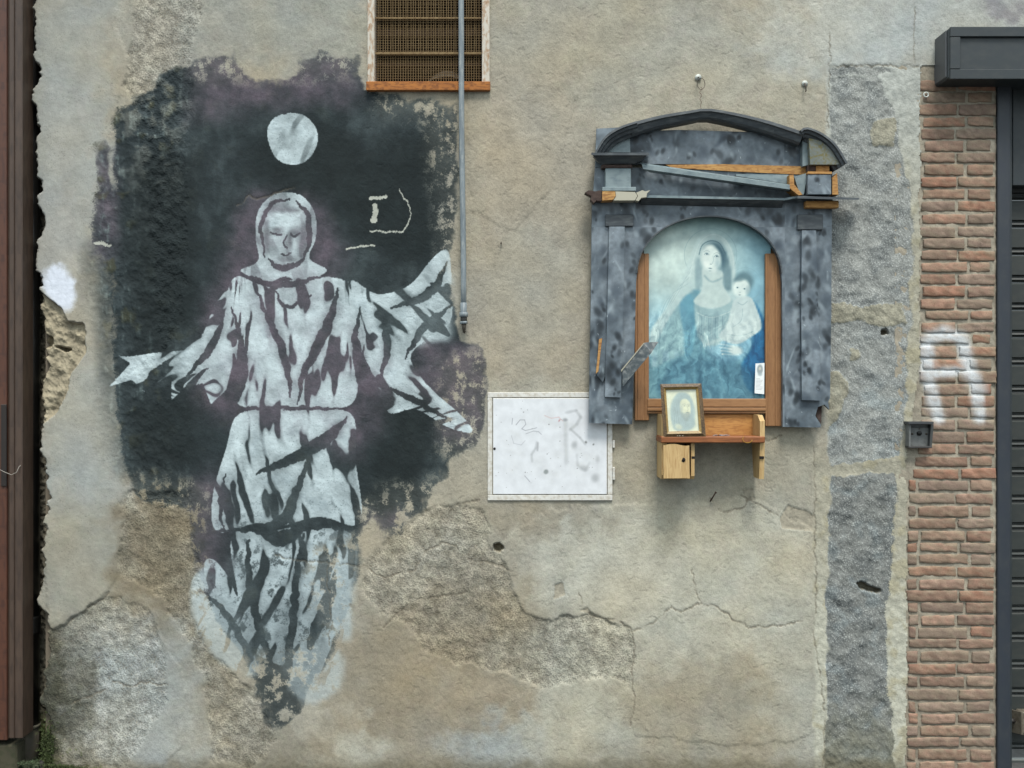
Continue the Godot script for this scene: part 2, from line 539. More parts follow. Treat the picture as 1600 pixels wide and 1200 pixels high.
	make_mask("patch", [PackedVector2Array([Vector2(1300, 470), Vector2(1330, 472), Vector2(1355, 480), Vector2(1408, 470), Vector2(1412, 510), Vector2(1380, 512), Vector2(1340, 500), Vector2(1300, 510)]), PackedVector2Array([Vector2(1290, 575), Vector2(1312, 580), Vector2(1326, 610), Vector2(1310, 660), Vector2(1290, 680)]), PackedVector2Array([Vector2(1326, 548), Vector2(1344, 546), Vector2(1344, 556), Vector2(1328, 566)]), PackedVector2Array([Vector2(1366, 190), Vector2(1400, 180), Vector2(1398, 230), Vector2(1360, 226)])], 4)
	# the dark painted ground of the mural, brushed in blocks, with its worn lower edge
	make_mask("dark", [PackedVector2Array([Vector2(205, 150), Vector2(240, 138), Vector2(242, 112), Vector2(300, 104), Vector2(303, 92), Vector2(362, 90), Vector2(364, 78), Vector2(372, 78), Vector2(376, 118), Vector2(420, 126), Vector2(462, 122), Vector2(462, 96), Vector2(498, 92), Vector2(500, 80), Vector2(514, 80), Vector2(516, 90), Vector2(552, 92), Vector2(555, 82), Vector2(562, 84), Vector2(566, 140), Vector2(600, 150), Vector2(715, 160), Vector2(716, 300), Vector2(708, 380), Vector2(700, 430), Vector2(714, 500), Vector2(720, 536), Vector2(757, 540), Vector2(762, 600), Vector2(756, 660), Vector2(745, 700), Vector2(706, 710), Vector2(700, 748), Vector2(676, 760), Vector2(664, 800), Vector2(640, 806), Vector2(628, 835), Vector2(598, 850), Vector2(584, 800), Vector2(566, 830), Vector2(558, 900), Vector2(540, 970), Vector2(520, 1020), Vector2(500, 1060), Vector2(480, 1090), Vector2(452, 1130), Vector2(436, 1142), Vector2(412, 1136), Vector2(404, 1090), Vector2(394, 1050), Vector2(364, 1010), Vector2(336, 960), Vector2(318, 920), Vector2(300, 880), Vector2(296, 790), Vector2(250, 796), Vector2(205, 770), Vector2(192, 700), Vector2(182, 620), Vector2(172, 520), Vector2(166, 400), Vector2(140, 400), Vector2(152, 300), Vector2(148, 225), Vector2(168, 222), Vector2(172, 300), Vector2(182, 300), Vector2(180, 172), Vector2(205, 166)])], 3.5)
	masks["dark_soft"] = soft_copy(masks["dark"], 30)
	make_mask("worn", [PackedVector2Array([Vector2(660, 165), Vector2(722, 165), Vector2(718, 420), Vector2(690, 440)]), PackedVector2Array([Vector2(690, 560), Vector2(765, 540), Vector2(765, 700), Vector2(690, 720)]), PackedVector2Array([Vector2(560, 780), Vector2(700, 740), Vector2(640, 860), Vector2(560, 860)]), PackedVector2Array([Vector2(300, 80), Vector2(560, 80), Vector2(560, 118), Vector2(300, 126)]), PackedVector2Array([Vector2(200, 740), Vector2(330, 760), Vector2(320, 900), Vector2(200, 820)]), PackedVector2Array([Vector2(480, 860), Vector2(560, 840), Vector2(545, 1000), Vector2(490, 960)]), PackedVector2Array([Vector2(380, 1040), Vector2(560, 980), Vector2(520, 1150), Vector2(400, 1150)]), PackedVector2Array([Vector2(300, 940), Vector2(340, 980), Vector2(400, 1070), Vector2(340, 1060)]), PackedVector2Array([Vector2(580, 150), Vector2(720, 150), Vector2(700, 190), Vector2(590, 180)])], 20)
	make_mask("haze", [PackedVector2Array([Vector2(135, 380), Vector2(180, 380), Vector2(190, 560), Vector2(206, 750), Vector2(186, 740), Vector2(160, 560)])], 26)
	make_mask("violet", [
		PackedVector2Array([Vector2(150, 225), Vector2(178, 225), Vector2(182, 360), Vector2(165, 420), Vector2(142, 400)]),
		PackedVector2Array([Vector2(300, 92), Vector2(560, 84), Vector2(560, 160), Vector2(400, 170), Vector2(300, 190)]),
		PackedVector2Array([Vector2(370, 320), Vector2(420, 290), Vector2(500, 300), Vector2(540, 390), Vector2(520, 470), Vector2(620, 560), Vector2(650, 620), Vector2(600, 660), Vector2(560, 720), Vector2(520, 700), Vector2(360, 660), Vector2(300, 640), Vector2(320, 470), Vector2(350, 420)]),
		PackedVector2Array([Vector2(640, 540), Vector2(762, 536), Vector2(760, 680), Vector2(700, 700), Vector2(640, 600)]),
		PackedVector2Array([Vector2(300, 740), Vector2(350, 740), Vector2(350, 900), Vector2(300, 940)]),
		PackedVector2Array([Vector2(560, 820), Vector2(600, 790), Vector2(640, 810), Vector2(590, 850)])], 26)
	# a plain robed figure without features, in pale spray through a stencil
	make_mask("pale", [
		rounded([418, 214, 424, 190, 446, 178, 474, 180, 494, 200, 496, 226, 482, 250, 458, 258, 432, 248]),
		rounded([400, 372, 404, 330, 430, 304, 468, 304, 492, 332, 494, 372, 484, 404, 512, 424, 470, 440, 446, 432, 420, 440, 376, 424, 404, 408]),
		rounded([372, 432, 410, 446, 446, 440, 500, 432, 552, 446, 574, 500, 562, 570, 550, 632, 480, 638, 374, 634, 372, 570, 350, 510, 356, 456]),
		PackedVector2Array([Vector2(372, 444), Vector2(350, 458), Vector2(336, 476), Vector2(318, 522), Vector2(288, 548), Vector2(240, 552), Vector2(200, 558), Vector2(184, 556), Vector2(204, 568), Vector2(190, 584), Vector2(172, 604), Vector2(206, 594), Vector2(226, 612), Vector2(242, 598), Vector2(268, 596), Vector2(268, 626), Vector2(290, 604), Vector2(318, 600), Vector2(330, 632), Vector2(354, 610), Vector2(364, 570), Vector2(366, 500)]),
		rounded([548, 440, 590, 460, 640, 446, 676, 404, 700, 392, 706, 440, 704, 505, 668, 530, 642, 560, 672, 606, 722, 650, 738, 676, 700, 668, 650, 640, 610, 646, 590, 614, 566, 600, 570, 520]),
		rounded([376, 646, 460, 642, 548, 646, 556, 720, 566, 800, 552, 822, 500, 808, 440, 822, 400, 818, 340, 832, 332, 780, 354, 700]),
		rounded([362, 838, 420, 832, 476, 822, 548, 834, 550, 890, 528, 950, 536, 990, 516, 1020, 486, 1004, 462, 1030, 440, 1040, 416, 1030, 380, 1010, 344, 976, 324, 930, 320, 880, 336, 876, 356, 900, 372, 930])], 2.2)
	make_mask("black", [oval(480, 250, 90, 60), PackedVector2Array([Vector2(500, 250), Vector2(690, 200), Vector2(700, 390), Vector2(640, 420), Vector2(540, 360)]), PackedVector2Array([Vector2(210, 240), Vector2(300, 240), Vector2(310, 520), Vector2(220, 560), Vector2(200, 400)]), PackedVector2Array([Vector2(200, 620), Vector2(320, 610), Vector2(300, 740), Vector2(210, 740)]), oval(640, 650, 50, 44), PackedVector2Array([Vector2(570, 700), Vector2(690, 690), Vector2(640, 780), Vector2(570, 800)])], 34)
	make_mask("shade", [oval(432, 361, 11, 5), oval(461, 363, 10, 5), oval(453, 377, 4, 13), oval(474, 378, 8, 30, 0.1), oval(448, 405, 14, 4), oval(416, 372, 4, 30), oval(446, 328, 26, 5, 0.1)], 6)
	make_mask("mist", [PackedVector2Array([Vector2(480, 880), Vector2(556, 850), Vector2(550, 1000), Vector2(500, 1000)]), rounded([300, 900, 336, 896, 372, 950, 404, 1050, 350, 1040, 306, 980]), rounded([446, 1020, 500, 1000, 536, 1030, 526, 1080, 480, 1100, 450, 1070]), PackedVector2Array([Vector2(640, 470), Vector2(706, 430), Vector2(706, 530), Vector2(650, 540)])], 9)
	var f := blank()
	for s in [
		# the veil, the lowered face with closed eyes, the shade of the chin
		[414, 400, 1, 409, 352, 3, 426, 318, 3, 454, 312, 1], [462, 314, 1, 482, 340, 4, 484, 376, 4, 474, 404, 1],
		[424, 363, 0.8, 432, 367, 1.8, 440, 364, 0.8], [454, 366, 0.8, 462, 369, 1.8, 469, 364, 0.8], [448, 368, 0.6, 445, 383, 1.4, 450, 387, 1.2], [439, 396, 0.7, 447, 399, 1.7, 457, 396, 0.7],
		[420, 404, 1, 432, 416, 4, 448, 420, 5, 468, 410, 3, 476, 400, 1], [384, 430, 1, 440, 446, 5, 508, 430, 1],
		# bodice, and the hollows between body and sleeves
		[398, 446, 1, 420, 500, 4, 446, 560, 6, 454, 622, 1], [530, 450, 1, 508, 520, 8, 476, 580, 5, 466, 630, 1], [430, 452, 0.6, 450, 480, 3, 486, 462, 0.6],
		[362, 480, 1, 378, 540, 5, 372, 600, 13, 350, 646, 6], [562, 480, 1, 556, 540, 6, 576, 602, 14, 600, 644, 6],
		# sleeves
		[350, 490, 1, 332, 540, 6, 290, 590, 1], [326, 574, 1, 300, 600, 5, 290, 626, 2], [264, 562, 0.8, 240, 582, 4, 222, 608, 1],
		[590, 480, 1, 606, 530, 6, 596, 600, 1], [700, 410, 1, 668, 460, 7, 610, 482, 1], [706, 478, 1, 664, 510, 6, 634, 560, 1], [600, 604, 1, 650, 626, 5, 704, 658, 1],
		# belt and overskirt
		[370, 640, 2, 460, 637, 2.4, 554, 641, 1.6], [542, 652, 1, 506, 690, 10, 446, 722, 7, 400, 740, 1], [490, 704, 2, 466, 760, 5, 444, 812, 9, 404, 824, 4],
		[352, 740, 0.6, 344, 790, 3, 350, 826, 1], [334, 832, 2, 400, 828, 4, 440, 842, 12, 482, 824, 4, 562, 828, 2],
		# hem
		[388, 842, 2, 390, 900, 5, 400, 960, 6, 424, 1040, 4], [474, 836, 2, 464, 900, 5, 458, 970, 6, 448, 1060, 6], [526, 890, 1, 508, 950, 11, 484, 1010, 5], [312, 920, 0.6, 356, 960, 5, 392, 1030, 5]]:
		var sv := PackedVector3Array()
		for k in range(0, s.size(), 3): sv.append(Vector3(s[k], s[k + 1], s[k + 2]))
		stroke(f, curved(sv), 1.0, 4.0)
	soften(f, 1.6)
	masks["fold"] = f.get_data()
	masks["fold_soft"] = soft_copy(masks["fold"], 13)
	# flakes where the paint came off, and the white spray beside the broken edge
	var g := blank()
	stroke(g, PackedVector3Array([Vector3(578, 310, 3), Vector3(604, 308, 2.5)]), 1.0, 3)
	stroke(g, PackedVector3Array([Vector3(586, 322, 4), Vector3(584, 345, 5)]), 1.0, 4)
	stroke(g, PackedVector3Array([Vector3(578, 360, 1.2), Vector3(610, 364, 0.9), Vector3(632, 360, 1.2), Vector3(641, 335, 0.5), Vector3(636, 312, 0.5), Vector3(624, 297, 0.4)]), 1.0, 4)
	stroke(g, PackedVector3Array([Vector3(148, 380, 2), Vector3(158, 379, 3), Vector3(172, 383, 2)]), 1.0, 2)
	stroke(g, PackedVector3Array([Vector3(540, 388, 0.7), Vector3(586, 384, 0.7)]), 1.0, 2)
	soften(g, 1.3)
	masks["flake"] = g.get_data()
	make_mask("white", [oval(94, 452, 26, 40, -0.5)], 20)
	var sc := blank()
	var r := RandomNumberGenerator.new()
	r.seed = 9
	for k in 3600:     # trowel arcs and scratches in the top coat
		var p := Vector2(r.randf_range(560, 1290), r.randf_range(-60, 1190))
		var a := r.randf() * TAU
		var l := r.randf_range(4, 15)
		var q := p + Vector2(cos(a), sin(a) * 0.7) * l
		var m := (p + q) / 2 + Vector2(-sin(a), cos(a)) * l * r.randf_range(-0.3, 0.3)
		stroke(sc, PackedVector3Array([Vector3(p.x, p.y, 0.3), Vector3(m.x, m.y, 0.7), Vector3(q.x, q.y, 0.3)]), r.randf_range(0.3, 1.0))
	masks["scratch"] = sc.get_data()


func curved(v: PackedVector3Array) -> PackedVector3Array:
	var o := PackedVector3Array()
	var n := v.size()
	for i in n - 1:
		for k in 6:
			o.append(v[i].cubic_interpolate(v[i + 1], v[maxi(i - 1, 0)], v[mini(i + 2, n - 1)], k / 6.0))
	o.append(v[n - 1])
	return o


# a closed outline rounded through these points (x, y, x, y ...)
func rounded(v: Array) -> PackedVector2Array:
	var n := v.size() / 2
	var o := PackedVector2Array()
	for i in n:
		var p := []
		for k in 4:
			var j := (i + k - 1 + n) % n
			p.append(Vector2(v[j * 2], v[j * 2 + 1]))
		for k in 5: o.append(p[1].cubic_interpolate(p[2], p[0], p[3], k / 5.0))
	return o


func oval(cx: float, cy: float, rx: float, ry: float, turn := 0.0, n := 28) -> PackedVector2Array:
	var p := PackedVector2Array()
	for k in n:
		p.append(Vector2(cx, cy) + Vector2(rx * cos(TAU * k / n), ry * sin(TAU * k / n)).rotated(turn))
	return p


# where the left, broken edge of the wall runs, and where the brick pier begins
func left_edge(y: float) -> float:
	return lerpf(47.0, 60.0, clampf(y / 700.0, 0.0, 1.0)) + 16.0 * n1.get_noise_2d(9000.0, y * 2.2) + 5.0 * smoothstep(-0.1, 0.1, n1.get_noise_2d(9500.0, y * 4.0)) + 3.0 * n3.get_noise_2d(8000.0, y * 0.6)


func pier_edge(y: float) -> float:
	if y < 104.0 + 3.0 * n2.get_noise_2d(4000.0, y): return 1716.0
	return lerpf(1436.0, 1416.0, smoothstep(560.0, 720.0, y)) + 3.0 * n3.get_noise_2d(7000.0, y * 0.6) + 4.0 * n2.get_noise_2d(7300.0, y)


func wall_rows(band: int) -> void:
	var rgb := PackedByteArray()
	rgb.resize(W * BAND * 3)
	var bump := PackedByteArray()
	bump.resize(W * BAND)
	var high := PackedFloat32Array()
	high.resize(W * BAND)
	var kind := PackedByteArray()
	kind.resize(W * BAND)
	var m_smooth: PackedByteArray = masks["smooth"]
	var m_hole: PackedByteArray = masks["hole"]
	var m_pit: PackedByteArray = masks["pit"]
	var m_rough: PackedByteArray = masks["rough"]
	var m_coat: PackedByteArray = masks["coat"]
	var m_chip: PackedByteArray = masks["chip"]
	var m_crack: PackedByteArray = masks["crack"]
	var m_sa: PackedByteArray = masks["stone_a"]
	var m_sb: PackedByteArray = masks["stone_b"]
	var m_patch: PackedByteArray = masks["patch"]
	var m_dark: PackedByteArray = masks["dark"]
	var m_soft: PackedByteArray = masks["dark_soft"]
	var m_worn: PackedByteArray = masks["worn"]
	var m_haze: PackedByteArray = masks["haze"]
	var m_violet: PackedByteArray = masks["violet"]
	var m_pale: PackedByteArray = masks["pale"]
	var m_mist: PackedByteArray = masks["mist"]
	var m_fsoft: PackedByteArray = masks["fold_soft"]
	var m_shade: PackedByteArray = masks["shade"]
	var m_black: PackedByteArray = masks["black"]
	var m_fold: PackedByteArray = masks["fold"]
	var m_flake: PackedByteArray = masks["flake"]
	var m_white: PackedByteArray = masks["white"]
	var m_scr: PackedByteArray = masks["scratch"]
	for row in BAND:
		var iy := band * BAND + row
		if iy >= H: break
		var y := float(iy - OY)
		var le := left_edge(y)
		var pe := pier_edge(y)
		for x in W:
			var o := row * W + x
			if x < 24 or x > pe + 8.0:
				kind[o] = 255
				continue
			var a1 := n1.get_noise_2d(x, y)
			var a2 := n2.get_noise_2d(x, y)
			var a3 := n3.get_noise_2d(x, y)
			var a4 := n4.get_noise_2d(x, y)
			var ar := nr.get_noise_2d(x, y)
			var wa := nwa.get_noise_2d(x, y)
			var wb := nwb.get_noise_2d(x, y)
			var i0 := iy * W + x
			var iw := clampi(iy + int(9.0 * wb + 3.0 * a3), 0, H - 1) * W + clampi(x + int(9.0 * wa + 3.0 * a4), 0, W - 1)
			var is_ := clampi(iy + int(2.5 * wb + 1.2 * a4), 0, H - 1) * W + clampi(x + int(2.5 * wa + 1.2 * a3), 0, W - 1)
			var c := Vector3(basemap[iw * 3], basemap[iw * 3 + 1], basemap[iw * 3 + 2]) / 255.0
			var smo := m_smooth[iw] / 255.0
			var rough := m_rough[iw] / 255.0 * (1.0 - smo)
			rough = smoothstep(0.25, 0.7, rough + 0.35 * a2)
			var coat := smoothstep(0.35, 0.6, m_coat[iw] / 255.0 + 0.12 * a3)
			var h := 0.0030 * a1 + 0.0011 * a2 * (1.0 - 0.5 * smo) + 0.0005 * a3
			var b := 0.30 * a4 * (1.0 - 0.4 * smo) + 0.20 * a3 * (1.0 - 0.5 * smo) + 0.25 * ar
			# tone of the render itself: cloudy, with a fine sandy grain
			c *= 1.0 + 0.07 * a2 + 0.05 * ar + 0.05 * a3 * (1.0 - 0.5 * smo) + 0.10 * a4 * (1.0 - 0.4 * smo)
			c += Vector3(0.012, 0.0, -0.016) * a1 * 1.5
			h += 0.0045 * smo + 0.0022 * coat
			var grit := ncell.get_noise_2d(x, y)
			if rough > 0.01:
				h -= rough * (0.004 - 0.0040 * ar - 0.0006 * a3 - 0.0008 * a4)
				b += rough * (0.55 * a4 + 0.35 * ar)
				c *= 1.0 + rough * (0.16 * ar + 0.06 * a3 + 0.24 * a4 - 0.03)
				var peb := smoothstep(0.45, 0.7, -grit - 0.42 + 0.3 * a4)
				c = c.lerp(Vector3(0.66, 0.63, 0.55), rough * clampf(peb, 0, 1) * 0.5)
				c = c.lerp(Vector3(0.30, 0.27, 0.22), rough * smoothstep(0.30, 0.6, 0.8 * a4 - 0.5 * ar) * 0.6)
			var chip := smoothstep(0.4, 0.6, m_chip[is_] / 255.0)
			if chip > 0.0:
				h -= 0.004 * chip
				c = c.lerp(Vector3(0.545, 0.52, 0.46) * (1.0 + 0.15 * a3), chip * 0.7)
			# top coat strokes
			var tr := ntr.get_noise_2d(x * 0.35 + 0.2 * y, y * 1.1)
			b += (1.0 - rough) * (0.22 * maxf(tr, 0.0))
			var scr := m_scr[i0] / 255.0 * (1.0 - rough)
			if scr > 0.0 and x < 1292:
				b -= 0.4 * scr
				c *= 1.0 - 0.05 * scr
			# small dark pores
			var pore := smoothstep(0.52, 0.66, a4 + 0.25 * wa)
			c *= 1.0 - 0.20 * pore
			b -= 0.5 * pore
			var wh := smoothstep(0.3, 0.9, m_white[iw] / 255.0 + 0.2 * a2)
			c = c.lerp(Vector3(0.77, 0.80, 0.85) * (1.0 + 0.05 * a3), wh * 0.9)
			var k := 0
			# --- the mural: dark ground
			if x > 120 and x < 790:
				var d := m_dark[iw] / 255.0 * 0.32 + m_soft[iw] / 255.0 * 0.68
				var low := smoothstep(700.0, 900.0, y)
				var left := smoothstep(330.0, 240.0, float(x)) * smoothstep(40.0, 90.0, y)
				var st := nst.get_noise_2d(x * 1.4, y * 0.22)
				var worn := m_worn[iw] / 255.0
				# wear: the brush skipped hollows, and in places the paint has flaked
				var wear := 0.75 * ar + 0.25 * a4 + 0.4 * a2 * low + 0.30 * st + 0.3 * a2
				var on := smoothstep(0.30, 0.80, d + 0.42 * wear)
				on *= 1.0 - worn * (0.18 + 0.75 * smoothstep(0.02, 0.30, wear + 0.5 * ar * low))
				on *= 1.0 - 0.45 * left * smoothstep(420.0, 60.0, y) * smoothstep(-0.2, 0.5, ar + a2)
				on = maxf(on, 0.85 * m_haze[i0] / 255.0 * (0.8 + 0.4 * a2))
				if on > 0.004:
					var v := m_violet[iw] / 255.0
					var dk := Vector3(0.150, 0.185, 0.198)
					dk = dk.lerp(Vector3(0.262, 0.305, 0.318), 0.7 * smoothstep(-0.35, 0.9, wa + 0.35 * a2 + 0.25 * st + 0.8 * a1))
					dk = dk.lerp(Vector3(0.335, 0.312, 0.350), clampf(v * (0.75 + 0.5 * a2 + 0.2 * wa), 0.0, 1.0))
					dk = dk.lerp(Vector3(0.245, 0.235, 0.140), smoothstep(0.25, 0.7, wb + 0.5 * ar) * 0.5 * maxf(left, 0.15))
					dk = dk.lerp(Vector3(0.42, 0.48, 0.48), smoothstep(0.10, 0.6, 0.6 * ar + 0.6 * st) * 0.75 * left)
					dk = dk.lerp(Vector3(0.105, 0.135, 0.142), m_black[iw] / 255.0 * 0.85)
					dk *= 0.90 + 0.12 * ar + 0.12 * a4 + 0.05 * a2
					c = c.lerp(dk, on * 0.96)
					if on > 0.5: k = 1
					b *= 1.0 + 0.5 * left
					h += left * on * (0.006 * ar)
				# pale spray
				var i1 := clampi(iy + int(round(1.1 * a3)), 0, H - 1) * W + x
				var p := smoothstep(0.25, 0.75, m_pale[i1] / 255.0 + 0.10 * a2)
				var fo := smoothstep(0.22, 0.72, m_fold[i1] / 255.0)
				# the smaller folds of the cloth: streaks along the body, aslant in the sleeves
				var sl := smoothstep(400.0, 330.0, float(x)) * smoothstep(660.0, 600.0, y) - smoothstep(535.0, 600.0, float(x)) * smoothstep(680.0, 620.0, y)
				var ang := 0.95 * sl + 0.10 * sin(y * 0.012 + 1.0)
				var fu := (x - 455.0) * cos(ang) + (y - 600.0) * sin(ang)
				var fv := -(x - 455.0) * sin(ang) + (y - 600.0) * cos(ang)
				var fn := nf.get_noise_2d(fu * 0.034 + 0.15 * wa, fv * 0.0075 + 0.08 * wb + 3.0)
				fo = maxf(fo, smoothstep(0.25, 0.34, fn - 1.0 * smoothstep(446.0, 424.0, y)))
				var fs := maxf(m_fsoft[i0] / 255.0, 0.6 * smoothstep(0.0, 0.34, fn))
				var mi := m_mist[i1] / 255.0
				var pale := maxf(p * (1.0 - 0.94 * fo) * (1.0 - 0.75 * fs * (0.7 + 0.6 * wa)) * (0.92 + 0.25 * wb), 0.85 * mi * (1.0 - 0.7 * fo))
				pale *= 1.0 - 0.75 * low * smoothstep(0.05, 0.5, ar + 0.5 * a2 + 0.2 * a4) - 0.4 * smoothstep(0.45, 0.72, a4 + 0.2 * ar)
				pale *= 1.0 - 0.35 * smoothstep(860.0, 1080.0, y)
				pale *= 1.0 - 0.55 * m_shade[i1] / 255.0
				if pale > 0.01:
					var pc := Vector3(0.685, 0.740, 0.755) * (1.0 + 0.05 * a2 + 0.09 * ar + 0.04 * a4)
					pc = pc.lerp(Vector3(0.50, 0.56, 0.59), clampf(0.25 * low + 0.4 * smoothstep(0.1, 0.7, wa), 0, 1) * 0.7)
					c = c.lerp(pc, clampf(pale, 0, 1) * 0.95)
					if pale > 0.5: k = 1
				var fl := smoothstep(0.4, 0.7, m_flake[is_] / 255.0 + 0.25 * a4)
				if fl > 0.0:
					c = c.lerp(Vector3(0.66, 0.67, 0.63), fl * 0.9)
					h -= 0.001 * fl
			# --- the broken place at the left edge
			var hole := smoothstep(0.4, 0.6, m_hole[is_] / 255.0)
			if hole > 0.0:
				h -= hole * (0.020 - 0.006 * a2 - 0.018 * ar - 0.001 * a4)
				c = c.lerp(Vector3(0.545, 0.515, 0.440) * (1.0 + 0.10 * a2 + 0.25 * ar + 0.07 * a4), hole * 0.95)
				b += hole * (0.4 * a4 + 0.3 * a3)
				if hole > 0.5: k = 0
			# --- stones of the pier
			if x > 1268 and y > 96.0:
				var mor := smoothstep(1288.0, 1297.0, x + 5.0 * a2 + 2.0 * a3)
				mor = maxf(mor, smoothstep(700.0, 740.0, y + 10.0 * a2) * smoothstep(1268.0, 1276.0, x + 5.0 * wa))
				mor *= smoothstep(98.0, 106.0, y + 2.0 * a3)
				if mor > 0.0:
					var mc := Vector3(0.570, 0.560, 0.505).lerp(Vector3(0.625, 0.625, 0.575), smoothstep(800.0, 1000.0, y))
					mc = mc.lerp(Vector3(0.555, 0.535, 0.450), smoothstep(0.0, 0.6, wa + a2) * 0.7)
					mc = mc.lerp(Vector3(0.60, 0.615, 0.595), smoothstep(420.0, 120.0, y))
					mc *= 1.0 + 0.10 * a3 + 0.08 * a4
					var sa := smoothstep(0.25, 0.75, m_sa[iw] / 255.0 + 0.25 * ar)
					var sb := smoothstep(0.25, 0.75, m_sb[iw] / 255.0 + 0.25 * ar)
					var s := maxf(sa, sb)
					var stc := Vector3(0.520, 0.532, 0.520).lerp(Vector3(0.450, 0.466, 0.462), smoothstep(-0.15, 0.5, wa + 0.7 * a2))
					stc = stc.lerp(Vector3(0.495, 0.535, 0.545), smoothstep(0.0, 0.6, wb - 0.3 * a2) * 0.6 * smoothstep(480.0, 640.0, y))
					stc *= 1.0 - 0.14 * sb
					stc *= 0.97 + 0.14 * ar + 0.22 * a4 + 0.05 * a3
					stc = stc.lerp(Vector3(0.70, 0.71, 0.69), smoothstep(0.32, 0.5, a4 * 0.95 + 0.25 * ar + 0.2 * wa - 0.03) * 0.6)
					stc = stc.lerp(Vector3(0.40, 0.395, 0.33), smoothstep(1080.0, 1200.0, y + 60.0 * a2) * 0.6)
					var pat := smoothstep(0.4, 0.65, m_patch[iw] / 255.0 + 0.15 * a3)
					stc = stc.lerp(Vector3(0.545, 0.520, 0.430) * (1.0 + 0.15 * a3 + 0.1 * a4), pat * 0.55)
					mc = mc.lerp(stc, s)
					c = c.lerp(mc, mor)
					h = lerpf(h, 0.003 * a1 + 0.003 * a2 + 0.003 * ar + s * (-0.002 + 0.002 * a2 + (0.0022 + 0.002 * sb) * ar + 0.0012 * a4) - 0.003 * s * smoothstep(0.3, 0.6, wa) + 0.003 * pat - 0.004 * (1.0 - s) * smoothstep(712, 740, y) * (1.0 - smoothstep(740, 760, y)), mor)
					b = lerpf(b, 0.42 * a4 + 0.22 * ar, mor)
					if mor > 0.5: k = 2 if sa > 0.5 else (3 if sb > 0.5 else 4)
			# --- cracks and deep holes
			var cr := m_crack[is_] / 255.0
			cr *= smoothstep(-0.35, 0.25, a2 + 0.5 * wa + 0.25)
			if cr > 0.01:
				h -= 0.002 * cr
				b -= 0.7 * cr
				c = c.lerp(Vector3(0.34, 0.315, 0.27), 0.5 * cr)
			var pit := smoothstep(0.3, 0.7, m_pit[is_] / 255.0)
			if pit > 0.0:
				h -= 0.032 * pit
				c = c.lerp(Vector3(0.36, 0.32, 0.24), pit * 0.6)
			# --- the crumbling left end, and the foot of the wall
			var le_t := smoothstep(le + 9.0 + 4.0 * a3, le - 9.0, float(x))
			if le_t > 0.0:
				h -= 0.14 * le_t - 0.012 * a3 * le_t
				c = c.lerp(Vector3(0.40, 0.385, 0.335) * (1.0 + 0.25 * a3 + 0.15 * a4), clampf(le_t * 2.2, 0, 1) * 0.85)
				b += le_t * 0.5 * a3
				if le_t > 0.3: k = 0
			if y > 1120.0:
				var foot := smoothstep(1176.0, 1202.0, y + 14.0 * a2)
				c = c.lerp(Vector3(0.33, 0.31, 0.25) * (1.0 + 0.2 * a3), foot * 0.55)
				var moss := smoothstep(0.15, 0.6, 0.5 * a2 + 0.4 * a3 + smoothstep(92.0, 58.0, float(x)) * 0.75 + smoothstep(1188.0, 1206.0, y) * 0.3 * smoothstep(420.0, 100.0, float(x)) - 0.6 * smoothstep(120.0, 260.0, float(x)))
				c = c.lerp(Vector3(0.20, 0.24, 0.09) * (1.0 + 0.3 * a4), moss * smoothstep(1120.0, 1170.0, y) * 0.85)
			rgb[o * 3] = int(clampf(c.x, 0.0, 1.0) * 255.0)
			rgb[o * 3 + 1] = int(clampf(c.y, 0.0, 1.0) * 255.0)
			rgb[o * 3 + 2] = int(clampf(c.z, 0.0, 1.0) * 255.0)
			bump[o] = int(clampf(0.6 + 0.28 * b, 0.0, 1.0) * 255.0)
			high[o] = h
			kind[o] = k
	bands[band] = [rgb, bump, high, kind]


